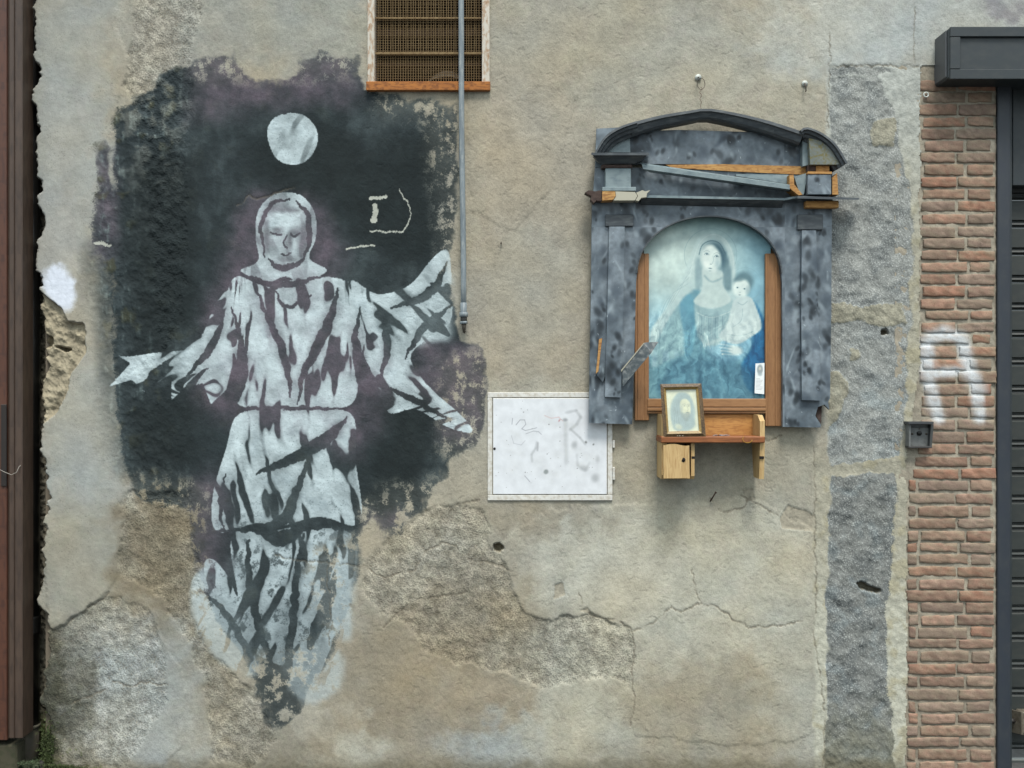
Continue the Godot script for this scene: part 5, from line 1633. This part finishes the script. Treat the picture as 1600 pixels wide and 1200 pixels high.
func prayer_card() -> void:
	var t := thing("prayer_card", "small printed card tucked into the right edge of the blue print", "card", at(1187, 616, 0.03))
	sheet_part("card", [Vector2(1180.5, 568), Vector2(1194.5, 567), Vector2(1194, 616), Vector2(1179, 614.5)], 0.027, picture_mat(painted[3], 0.45), t, 0.0006)


func small_frame() -> void:
	var t := thing("portrait_frame", "small worn gilt picture frame with faded portrait of a bearded man on the shelf", "picture frame", at(1068, 684, 0.14))
	var gilt := grain_mat(256, 256, 781, Color(0.20, 0.145, 0.075), Color(0.30, 0.22, 0.11), Color(0.50, 0.42, 0.27), 1.5, 1.5, 6.0, 0.5, 0.25, 0.12)
	var gold := grain_mat(256, 256, 785, Color(0.48, 0.39, 0.20), Color(0.58, 0.48, 0.26), Color(0.34, 0.26, 0.12), 1.5, 1.5, 6.0, 0.4, 0.3, 0.05)
	# leaning back a little: bottom nearer than top
	var oz := [0.118, 0.118, 0.150, 0.150]
	var outer := [Vector2(1031.5, 600), Vector2(1096, 599), Vector2(1103, 682), Vector2(1037, 684)]
	var mid := [Vector2(1037, 605), Vector2(1091, 604), Vector2(1097, 677), Vector2(1042.5, 678)]
	var inner := [Vector2(1040.5, 609), Vector2(1087.5, 608), Vector2(1092.5, 673), Vector2(1045, 674)]
	for k in 4:
		var n := (k + 1) % 4
		var st := begin()
		skin(st, [
			[at(outer[k].x, outer[k].y, oz[k] - 0.016), at(outer[k].x, outer[k].y, oz[k]), at(mid[k].x, mid[k].y, oz[k] + 0.005), at(mid[k].x, mid[k].y, oz[k] - 0.016)],
			[at(outer[n].x, outer[n].y, oz[n] - 0.016), at(outer[n].x, outer[n].y, oz[n]), at(mid[n].x, mid[n].y, oz[n] + 0.005), at(mid[n].x, mid[n].y, oz[n] - 0.016)]])
		obj("frame_strip", done(st), gilt, t)
		st = begin()
		skin(st, [
			[at(mid[k].x, mid[k].y, oz[k] - 0.012), at(mid[k].x, mid[k].y, oz[k] + 0.0015), at(inner[k].x, inner[k].y, oz[k] - 0.003), at(inner[k].x, inner[k].y, oz[k] - 0.012)],
			[at(mid[n].x, mid[n].y, oz[n] - 0.012), at(mid[n].x, mid[n].y, oz[n] + 0.0015), at(inner[n].x, inner[n].y, oz[n] - 0.003), at(inner[n].x, inner[n].y, oz[n] - 0.012)]])
		obj("inner_strip", done(st), gold, t)
	var st2 := begin(true)
	var c := [at(1040, 608.5, 0.1095), at(1088, 607.5, 0.1095), at(1093, 673.5, 0.1415), at(1044.5, 674.5, 0.1415)]
	var uvs := [Vector2(0, 0), Vector2(1, 0), Vector2(1, 1), Vector2(0, 1)]
	for k in [0, 1, 2, 0, 2, 3]:
		st2.set_uv(uvs[k])
		st2.add_vertex(c[k])
	obj("portrait_print", done(st2), picture_mat(painted[1], 0.3), t)
	var g := mat(Color(0.9, 0.95, 0.92, 0.08), 0.06)
	g.transparency = BaseMaterial3D.TRANSPARENCY_ALPHA
	var st3 := begin()
	var cc := [at(1040, 608.5, 0.1115), at(1088, 607.5, 0.1115), at(1093, 673.5, 0.1435), at(1044.5, 674.5, 0.1435)]
	for k in [0, 1, 2, 0, 2, 3]: st3.add_vertex(cc[k])
	obj("glass", done(st3), g, t)
	# chips of white at the lower edge
	var ch := begin()
	for x in [1058, 1061.5, 1066]: pbox(ch, x, 679.5, x + 1.6, 681.5, 0.148, 0.1525, 0.0006)
	var chips := obj("plaster_chips", done(ch), mat(Color(0.7, 0.69, 0.64), 0.9), t)
	chips.set_meta("kind", "stuff")


func shelf() -> void:
	var t := thing("wooden_shelf", "bare pine wall shelf with a little door box hanging below the shrine", "shelf", at(1110, 748, 0.0))
	var pv := grain_mat(512, 512, 791, Color(0.64, 0.53, 0.35), Color(0.72, 0.62, 0.44), Color(0.53, 0.40, 0.24), 3.5, 0.22, 2.0, 0.65, 0.12)
	var ph := grain_mat(512, 512, 795, Color(0.46, 0.265, 0.125), Color(0.54, 0.33, 0.17), Color(0.34, 0.18, 0.08), 0.25, 3.0, 2.0, 0.55, 0.2)
	var back := grain_mat(512, 512, 799, Color(0.63, 0.44, 0.22), Color(0.70, 0.52, 0.29), Color(0.50, 0.32, 0.15), 0.35, 2.0, 2.0, 0.6, 0.25)
	var dk := mat(Color(0.06, 0.045, 0.03), 0.9)
	# left upright, its front edge at x 1036..1040 and its outer cheek seen from the left
	var D := 0.135
	var st := begin()
	var p := PackedVector2Array()
	var xa := at(1034, 700, D).x
	var xb := at(1042, 700, D).x
	side(st, xa, xb, [[648, 0.004], [648, D * 0.72], [656, D], [742, D], [749, D * 0.92], [749, 0.004]])
	obj("upright", done(st), pv, t)
	st = begin()
	xa = at(1187.5, 700, D).x
	xb = at(1195, 700, D).x
	side(st, xa, xb, [[649, 0.004], [649, D * 0.72], [658, D], [690, D], [722, D * 0.96], [749, D * 0.9], [749, 0.03], [700, 0.004]])
	obj("upright", done(st), pv, t)
	box_part("back_panel", 1042.5, 647, 1187, 682, 0.004, 0.018, back, t)
	box_part("shelf_board", 1033, 682, 1195.5, 692, 0.0185, 0.152, ph, t, 0.003)
	# the box below: divider, floor, door with a finger hole
	st = begin()
	xa = at(1080, 700, D).x
	xb = at(1085.5, 700, D).x
	side(st, xa, xb, [[692.5, 0.004], [692.5, D * 0.97], [744, D * 0.97], [749, D * 0.9], [749, 0.004]])
	obj("divider", done(st), pv, t)
	box_part("box_floor", 1042.5, 743, 1079, 748.5, 0.01, D - 0.014, pv, t)
	var dpx := PackedVector2Array()
	for k in 13:
		dpx.append(Vector2(lerpf(1036.5, 1077, k / 12.0), 695.0 + 1.6 * sin(k / 12.0 * TAU * 1.0 + 2.4)))
	dpx.append_array(PackedVector2Array([Vector2(1077.5, 747), Vector2(1037, 747.5)]))
	var door := plate_part("box_door", dpx, D + 0.001, D + 0.013, pv, t)
	tube_part("finger_hole", [at(1067.5, 718.5, D + 0.008), at(1067.5, 718.5, D + 0.0138)], 0.0086, dk, door, 12)
	box_part("notch", 1187.2, 713, 1194, 717, D - 0.008, D + 0.0012, dk, t, 0.001)
	box_part("notch", 1080.5, 713, 1085.8, 717, D - 0.012, D - 0.003, dk, t, 0.001)


# an upright: its side outline as (pixel row at the front, z), between two x in metres
func side(st: SurfaceTool, xa: float, xb: float, outline: Array) -> void:
	var r0 := []
	var r1 := []
	for o in outline:
		var y := at(0, o[0], 0.135).y
		r0.append(Vector3(xa, y, o[1]))
		r1.append(Vector3(xb, y, o[1]))
	skin(st, [r0, r1])


func small_things() -> void:
	# what lies on the shelf
	var s := begin(true)
	var loop := []
	for k in 15:
		var a := lerpf(0.2, TAU * 0.62, k / 14.0)
		loop.append(at(1168 + 7.5 * cos(a), 686.0 + 6.0 * sin(a), 0.1545 + 0.002 * sin(a * 3.0)))
	tube(s, loop, 0.0011, 6)
	var o := obj("yellow_string", done(s), mat(Color(0.62, 0.47, 0.16), 0.8))
	tag(o, "loop of yellow string hanging over the front of the pine shelf", "string")
	var c := thing("crumpled_paper", "crumpled pale scrap of paper lying on the pine shelf", "paper", at(1124, 681, 0.12))
	var st := begin()
	var r := RandomNumberGenerator.new()
	r.seed = 5
	for k in 9:
		var a := at(1114 + k * 2.6, 681, 0.11)
		face(st, [a, a + Vector3(0.012, r.randf_range(0.002, 0.006), 0.008), a + Vector3(0.014, r.randf_range(0.001, 0.004), -0.012), a + Vector3(0.002, r.randf_range(0.0, 0.004), -0.016)], a - Vector3(0, 1, 0))
	obj("folded_sheet", done(st), mat(Color(0.58, 0.58, 0.62), 0.7), c)
	# wall plugs with hooks
	var white := mat(Color(0.70, 0.72, 0.70), 0.5)
	var steel := mat(Color(0.30, 0.27, 0.24), 0.6, 0.5)
	var h := thing("wall_hook", "white plug and ring hook above the shrine with a twisted rusty wire", "hook", at(1092, 121, 0.005))
	tube_part("plug", [at(1091, 121, -0.01), at(1091, 121, 0.008), at(1091, 121, 0.0095)], 0.0125, white, h, 14)
	tube_part("pin", [at(1091, 121, 0.005), at(1091.5, 121, 0.03)], 0.003, steel, h, 6)
	var ring := []
	for k in 11:
		var a := TAU * k / 10.0
		ring.append(at(1095.5 + 6.0 * cos(a), 131 + 9 * sin(a), 0.026 + 0.003 * cos(a)))
	tube_part("ring", ring, 0.0012, steel, h, 5)
	var wire := []
	for k in 17:
		wire.append(at(1095 + 2.4 * sin(k * 1.3) * (1.0 - k / 20.0), 136 + k * 2.2, 0.028 + 0.05 * k / 16.0 + 0.003 * cos(k * 1.3)))
	tube_part("twisted_wire", wire, 0.0010, mat(Color(0.28, 0.20, 0.15), 0.8), h, 5)
	var h2 := thing("wall_hook", "small white plug with a bare hook near the top of the grey stones", "hook", at(1258, 131, 0.005))
	tube_part("plug", [at(1257.5, 130.5, -0.01), at(1257.5, 130.5, 0.007), at(1257.5, 130.5, 0.0085)], 0.0115, white, h2, 14)
	tube_part("hook", [at(1257.5, 130.5, 0.004), at(1258, 131, 0.024), at(1259, 136, 0.026), at(1259.5, 141, 0.022), at(1258.5, 143.5, 0.018)], 0.0024, steel, h2, 6)
	var h3 := thing("ring_plug", "white ring screwed into the top of the brick pier", "ring", at(1447, 148, 0.005))
	var rg := []
	for k in 15:
		var a := TAU * k / 14.0
		rg.append(at(1447 + 3.6 * cos(a), 148 + 3.6 * sin(a), 0.012))
	tube_part("ring", rg, 0.0028, white, h3, 6)
	tube_part("screw", [at(1447, 148, -0.01), at(1447.5, 148.5, 0.012)], 0.003, steel, h3, 6)
	var n := thing("rusty_nail", "bent rusty nail sticking out of the plaster below the pine shelf", "nail", at(1114, 778, 0.0))
	tube_part("shank", [at(1109, 784, -0.006), at(1112, 780, 0.018), at(1118, 770, 0.034)], 0.0028, mat(Color(0.22, 0.16, 0.12), 0.8), n, 6)
	tube_part("head", [at(1118, 770, 0.034), at(1118.6, 769, 0.0355)], 0.0045, mat(Color(0.22, 0.16, 0.12), 0.8), n, 8)
	var n2_ := thing("old_nail", "tiny dark nail in the plaster just right of the metal conduit", "nail", at(783, 378, 0.0))
	tube_part("shank", [at(783, 381, -0.01), at(783, 379, 0.016)], 0.0026, mat(Color(0.22, 0.17, 0.14), 0.8), n2_, 6)
	# bell plate
	var b := thing("key_switch", "small grey metal key switch box between the stones and the bricks", "switch box", at(1438, 698, 0.0))
	var gm := grain_mat(128, 128, 811, Color(0.36, 0.37, 0.37), Color(0.42, 0.43, 0.42), Color(0.27, 0.28, 0.28), 1.0, 1.0, 4.0, 0.45, 0.2)
	box_part("hood", 1419.5, 659, 1459, 663, -0.02, 0.050, mat(Color(0.23, 0.24, 0.25), 0.5, 0.3), b, 0.001)
	bits("side_wall", [Vector2(1420, 663.3), Vector2(1423.5, 663.3), Vector2(1423, 697), Vector2(1420.5, 698)], -0.02, 0.035, gm, b)
	bits("side_wall", [Vector2(1454.5, 663.3), Vector2(1459, 663.3), Vector2(1456, 698), Vector2(1452.5, 697)], -0.02, 0.035, mat(Color(0.25, 0.26, 0.26), 0.5, 0.3), b)
	box_part("bottom_lip", 1420, 697.2, 1456.5, 700, -0.02, 0.036, mat(Color(0.2, 0.2, 0.2), 0.6), b, 0.001)
	box_part("face_plate", 1423, 668, 1454.5, 697, -0.02, 0.014, gm, b, 0.001)
	box_part("shadowed_back", 1423.6, 663.4, 1454.4, 667.6, -0.02, 0.006, gm, b, 0.0)
	tube_part("lock_cylinder", [at(1436.5, 677, 0.012), at(1436.5, 677, 0.018), at(1436.5, 677, 0.0195)], 0.0095, mat(Color(0.09, 0.09, 0.09), 0.5), b, 14)
	for x in [1425.5, 1447.5]:
		tube_part("screw", [at(x, 678, 0.012), at(x, 678, 0.0162)], 0.004, steel, b, 8)
	tube_part("screw", [at(1436.5, 669.8, 0.012), at(1436.5, 669.8, 0.0162)], 0.0032, steel, b, 8)


func right_door() -> void:
	var blue := grain_mat(256, 256, 821, Color(0.130, 0.155, 0.190), Color(0.155, 0.180, 0.210), Color(0.185, 0.20, 0.215), 1.0, 0.4, 1.5, 0.5, 0.35)
	var slate := grain_mat(256, 256, 825, Color(0.115, 0.145, 0.160), Color(0.140, 0.17, 0.185), Color(0.19, 0.205, 0.205), 0.6, 1.0, 1.5, 0.5, 0.3)
	var green := grain_mat(256, 256, 829, Color(0.135, 0.155, 0.152), Color(0.165, 0.185, 0.178), Color(0.205, 0.21, 0.195), 0.4, 1.2, 1.5, 0.55, 0.35)
	var t := thing("shutter_housing", "dark blue grey metal box over the shutter at upper right", "shutter box", at(1700, 125, 0.06))
	# front with a raised border and a recessed field
	box_part("body", 1482, 44, 2300, 122, -0.04, 0.115, slate, t, 0.004)
	box_part("end_cap", 1477.5, 47, 1484, 121, -0.04, 0.1, mat(Color(0.27, 0.28, 0.29), 0.5), t, 0.003)
	box_part("border_top", 1485, 41.5, 2300, 57, 0.1155, 0.127, slate, t, 0.002)
	box_part("border_bottom", 1485, 108, 2300, 123.5, 0.1155, 0.127, slate, t, 0.002)
	box_part("border_side", 1485, 57.4, 1501, 107.6, 0.1155, 0.127, slate, t, 0.002)
	var f := thing("metal_doorway", "dark blue metal guide and side panel of the shutter, right of the bricks", "door frame", at(1568, 1200, -0.02))
	box_part("guide_rail", 1559, 125, 1579, 1203, -0.12, 0.004, blue, f, 0.003)
	box_part("guide_lip", 1576.5, 124, 1581.5, 1203, -0.12, -0.012, slate, f, 0.002)
	box_part("fascia_panel", 1582, 124, 2300, 290, -0.12, -0.035, slate, f, 0.003)
	var s := thing("roller_shutter", "dark green grey roller shutter of ribbed slats at the right edge", "shutter", at(1900, 1200, -0.1))
	var y := 1186.0
	while y > 280.0:
		var st := begin()
		var prof := [[0.0, -0.108], [2.5, -0.100], [31.0, -0.100], [33.0, -0.112], [35.0, -0.112], [36.2, -0.101], [39.0, -0.098], [40.4, -0.104], [41.2, -0.112], [43.2, -0.112], [43.8, -0.108]]
		for k in prof.size() - 1:
			var a := at(1578, y - 44.0 + prof[k][0], 0.0)
			var b := at(1578, y - 44.0 + prof[k + 1][0], 0.0)
			var xl := at(1572, 0, -0.1).x
			var xr := at(2300, 0, -0.1).x
			face(st, [Vector3(xl, a.y, prof[k][1]), Vector3(xr, a.y, prof[k][1]), Vector3(xr, b.y, prof[k + 1][1]), Vector3(xl, b.y, prof[k + 1][1])], Vector3(1.5, (a.y + b.y) / 2, -0.5))
		obj("slat", done(st), green, s)
		y -= 44.0
	box_part("bottom_bar", 1574, 1187, 2290, 1203, -0.115, -0.088, mat(Color(0.27, 0.29, 0.28), 0.5, 0.2), s, 0.003)
	var l := thing("shutter_lock", "greyish steel lock bracket fixed low on the roller shutter", "lock", at(1592, 1146, -0.08))
	var steel := grain_mat(128, 128, 841, Color(0.36, 0.34, 0.30), Color(0.44, 0.42, 0.37), Color(0.25, 0.22, 0.18), 1, 1, 5.0, 0.5, 0.3)
	var st2 := begin()
	skin(st2, [
		[at(1576, 1108, -0.095), at(1596, 1113, -0.045), at(1596, 1148, -0.045), at(1577, 1143, -0.095)],
		[at(1580, 1108, -0.10), at(1600, 1113, -0.055), at(1600, 1148, -0.055), at(1580, 1143, -0.10)]])
	obj("bracket_cheek", done(st2), steel, l)
	box_part("bracket_body", 1596, 1113, 1620, 1146, -0.098, -0.05, steel, l, 0.003)
	tube_part("bolt", [at(1579, 1126, -0.06), at(1584, 1126, -0.075)], 0.009, mat(Color(0.14, 0.13, 0.12), 0.6), l, 8)
	# the far side of the shop front, beyond the frame
	var w := begin()
	add_box(w, Vector3(at(2300, 0).x, -0.02, -0.45), Vector3(at(2600, 0).x, 4.4, 0.0), 0.01)
	tag(obj("shop_pier", done(w), mats["upper"]), "plain plaster pier beyond the far side of the shutter", "pier")


func left_door() -> void:
	var red := grain_mat(256, 512, 851, Color(0.27, 0.155, 0.105), Color(0.31, 0.185, 0.125), Color(0.18, 0.10, 0.075), 2.0, 0.2, 1.5, 0.5, 0.35)
	var brown := grain_mat(256, 512, 855, Color(0.225, 0.175, 0.14), Color(0.265, 0.21, 0.17), Color(0.16, 0.12, 0.095), 2.0, 0.2, 1.5, 0.55, 0.15)
	var t := thing("brown_door", "reddish brown painted door leaf and frame at the left edge", "door", at(-100, 1154, 0.06))
	box_part("frame_board", 23, -140, 35, 1154, -0.03, 0.062, brown, t, 0.003)
	box_part("frame_bead", 14, -140, 22.6, 1154, -0.03, 0.055, brown, t, 0.003)
	box_part("door_leaf", -330, -140, 11, 1157, -0.03, 0.045, red, t, 0.003)
	box_part("frame_return", 10.5, -140, 14.2, 1154, -0.03, 0.036, brown, t, 0.002)
	box_part("lock_strip", 1, 632, 10, 760, 0.045, 0.052, mat(Color(0.10, 0.075, 0.06), 0.6), t, 0.002)
	var step := thing("stone_step", "dark mossy stone step under the brown door", "step", at(-100, 1200, 0.0))
	box_part("slab", -330, 1164, 26, 1204, -0.3, 0.03, grain_mat(256, 256, 861, Color(0.20, 0.19, 0.14), Color(0.25, 0.24, 0.18), Color(0.15, 0.17, 0.09), 1, 1, 2.0, 0.95, 0.5), step, 0.006)
	# what closes the gap behind
	var b := begin()
	add_box(b, Vector3(at(-340, 0).x, 0.0, -0.5), Vector3(at(64, 0).x, 4.4, -0.24), 0.0)
	tag(obj("gap_wall", done(b), grain_mat(256, 256, 865, Color(0.22, 0.20, 0.17), Color(0.28, 0.26, 0.22), Color(0.15, 0.14, 0.12), 1, 1, 1.5, 0.95, 0.3)), "dark recessed masonry in the narrow gap beside the brown door", "wall")
	var p := thing("drain_pipe", "black drainpipe in the dark gap between brown door and plaster wall", "pipe", at(46, 1190, -0.06))
	var black := mat(Color(0.055, 0.055, 0.052), 0.35)
	var zz := -0.075
	tube_part("pipe", [at(49, -140, zz), at(48.5, 500, zz), at(48, 1133, zz)], 0.033, black, p, 18)
	tube_part("joint", [at(48, 962, zz), at(48, 965, zz), at(48, 986, zz), at(48, 990, zz)], 0.037, black, p, 18)
	tube_part("rim", [at(47, 1131, zz), at(47, 1135, zz)], 0.040, mat(Color(0.33, 0.32, 0.27), 0.7), p, 18)
	tube_part("foot_pipe", [at(46, 1134, zz), at(45, 1206, zz)], 0.037, grain_mat(128, 128, 871, Color(0.21, 0.19, 0.165), Color(0.26, 0.25, 0.20), Color(0.19, 0.20, 0.12), 1, 1, 4.0, 0.8, 0.4), p, 18)
	var w := begin(true)
	tube(w, [at(-2, 733, 0.066), at(8, 738, 0.07), at(18, 742, 0.072), at(26, 738, 0.074), at(30, 729, 0.07), at(36, 725, 0.05), at(44, 724, 0.0), at(45, 732, -0.04)], 0.0014, 5)
	tag(obj("loose_wire", done(w), mat(Color(0.50, 0.48, 0.45), 0.6)), "thin loose wire crossing from the brown door to the drainpipe", "wire")


func foot_of_wall() -> void:
	# moss and grass at the foot, left
	var blade := begin()
	for k in 3:
		var a := TAU * k / 3.0
		var d := Vector3(cos(a), 0, sin(a))
		face(blade, [Vector3(-0.002, 0, 0), Vector3(0.002, 0, 0), Vector3(0, 0.012, 0) + d * 0.006], d * -1.0 - Vector3(0, 1, 0))
	var mesh := done(blade)
	var r := RandomNumberGenerator.new()
	r.seed = 71
	var green := StandardMaterial3D.new()
	green.vertex_color_use_as_albedo = true
	green.roughness = 0.9
	green.backlight_enabled = true
	green.backlight = Color(0.1, 0.15, 0.03)
	var mm := MultiMesh.new()
	mm.transform_format = MultiMesh.TRANSFORM_3D
	mm.use_colors = true
	mm.mesh = mesh
	var places := []
	for k in 2600:
		var px := 0.0
		var py := 0.0
		var z := 0.0
		if k < 1300:
			px = 76.0 + r.randfn(0.0, 6.0)
			py = 1172.0 + r.randfn(0.0, 17.0)
			z = r.randf_range(-0.035, 0.006)
		elif k < 1900:
			px = r.randf_range(14, 62)
			py = 1196.0 + r.randfn(0.0, 3.0)
			z = r.randf_range(-0.06, 0.025)
		else:
			px = 70.0 + absf(r.randfn(0.0, 26.0))
			py = 1201.0 + r.randfn(0.0, 2.0)
			z = r.randf_range(-0.004, 0.03)
		places.append(Transform3D(Basis.from_euler(Vector3(r.randf_range(-0.2, 1.3), r.randf() * TAU, r.randf_range(-0.5, 0.5))).scaled(Vector3.ONE * r.randf_range(0.5, 1.2)), at(px, minf(py, 1204.0), z)))
	mm.instance_count = places.size()
	for k in places.size():
		mm.set_instance_transform(k, places[k])
		var g := Color(0.035, 0.055, 0.010).lerp(Color(0.060, 0.075, 0.030), r.randf())
		if k >= 1300 and k < 1900: g = Color(0.055, 0.095, 0.045).lerp(Color(0.08, 0.09, 0.05), r.randf())
		mm.set_instance_color(k, g)
	var mi := MultiMeshInstance3D.new()
	mi.multimesh = mm
	mi.material_override = green
	mi.name = "moss"
	add_child(mi)
	tag(mi, "green moss and tiny weeds at the foot of the wall beside the drainpipe", "moss", "", "stuff")


func ground() -> void:
	var st := begin()
	add_box(st, Vector3(-60, -0.2, -40), Vector3(60, -0.012, 60), 0.0)
	var g := obj("ground", done(st), grain_mat(512, 512, 881, Color(0.25, 0.25, 0.25), Color(0.31, 0.31, 0.30), Color(0.19, 0.19, 0.18), 1, 1, 0.6, 0.9, 0.4))
	tag(g, "grey stone paved ground of the alley in front of the wall", "", "", "structure")


# ------------------------------------------------------------------ the scene
func _ready() -> void:
	var cam := Camera3D.new()
	cam.name = "camera"
	cam.position = EYE
	cam.fov = rad_to_deg(2.0 * atan(1.5 / EYE.z))
	cam.near = 0.05
	cam.far = 300.0
	add_child(cam)
	cam.current = true
	var env := Environment.new()
	env.background_mode = Environment.BG_SKY
	var sky := Sky.new()
	var sm := ProceduralSkyMaterial.new()
	sm.sky_top_color = Color(0.84, 0.88, 0.90)
	sm.sky_horizon_color = Color(0.44, 0.475, 0.485)
	sm.sky_curve = 0.25
	sm.ground_bottom_color = Color(0.30, 0.30, 0.30)
	sm.ground_horizon_color = Color(0.45, 0.46, 0.46)
	sky.sky_material = sm
	env.sky = sky
	env.tonemap_mode = Environment.TONE_MAPPER_LINEAR
	env.tonemap_exposure = 2.75
	env.sdfgi_enabled = true
	env.ssao_enabled = true
	env.ssil_enabled = true
	var we := WorldEnvironment.new()
	we.name = "world"
	we.environment = env
	add_child(we)
	var sun := DirectionalLight3D.new()
	sun.name = "sun"
	sun.light_energy = 0.5
	sun.light_color = Color(1.0, 0.98, 0.95)
	sun.light_angular_distance = 17.0
	sun.shadow_enabled = true
	sun.rotation_degrees = Vector3(-62, 10, 0)
	add_child(sun)

	var job := WorkerThreadPool.add_group_task(paint_one, 5)
	ground()
	wall_sheet()
	WorkerThreadPool.wait_for_group_task_completion(job)
	mats["upper"] = mat(Color(0.6, 0.58, 0.53), 0.9)
	brick_pier()
	left_door()
	right_door()
	vent()
	conduit()
	access_panel()
	shrine()
	framed_print()
	shelf()
	small_frame()
	prayer_card()
	small_things()
	foot_of_wall()
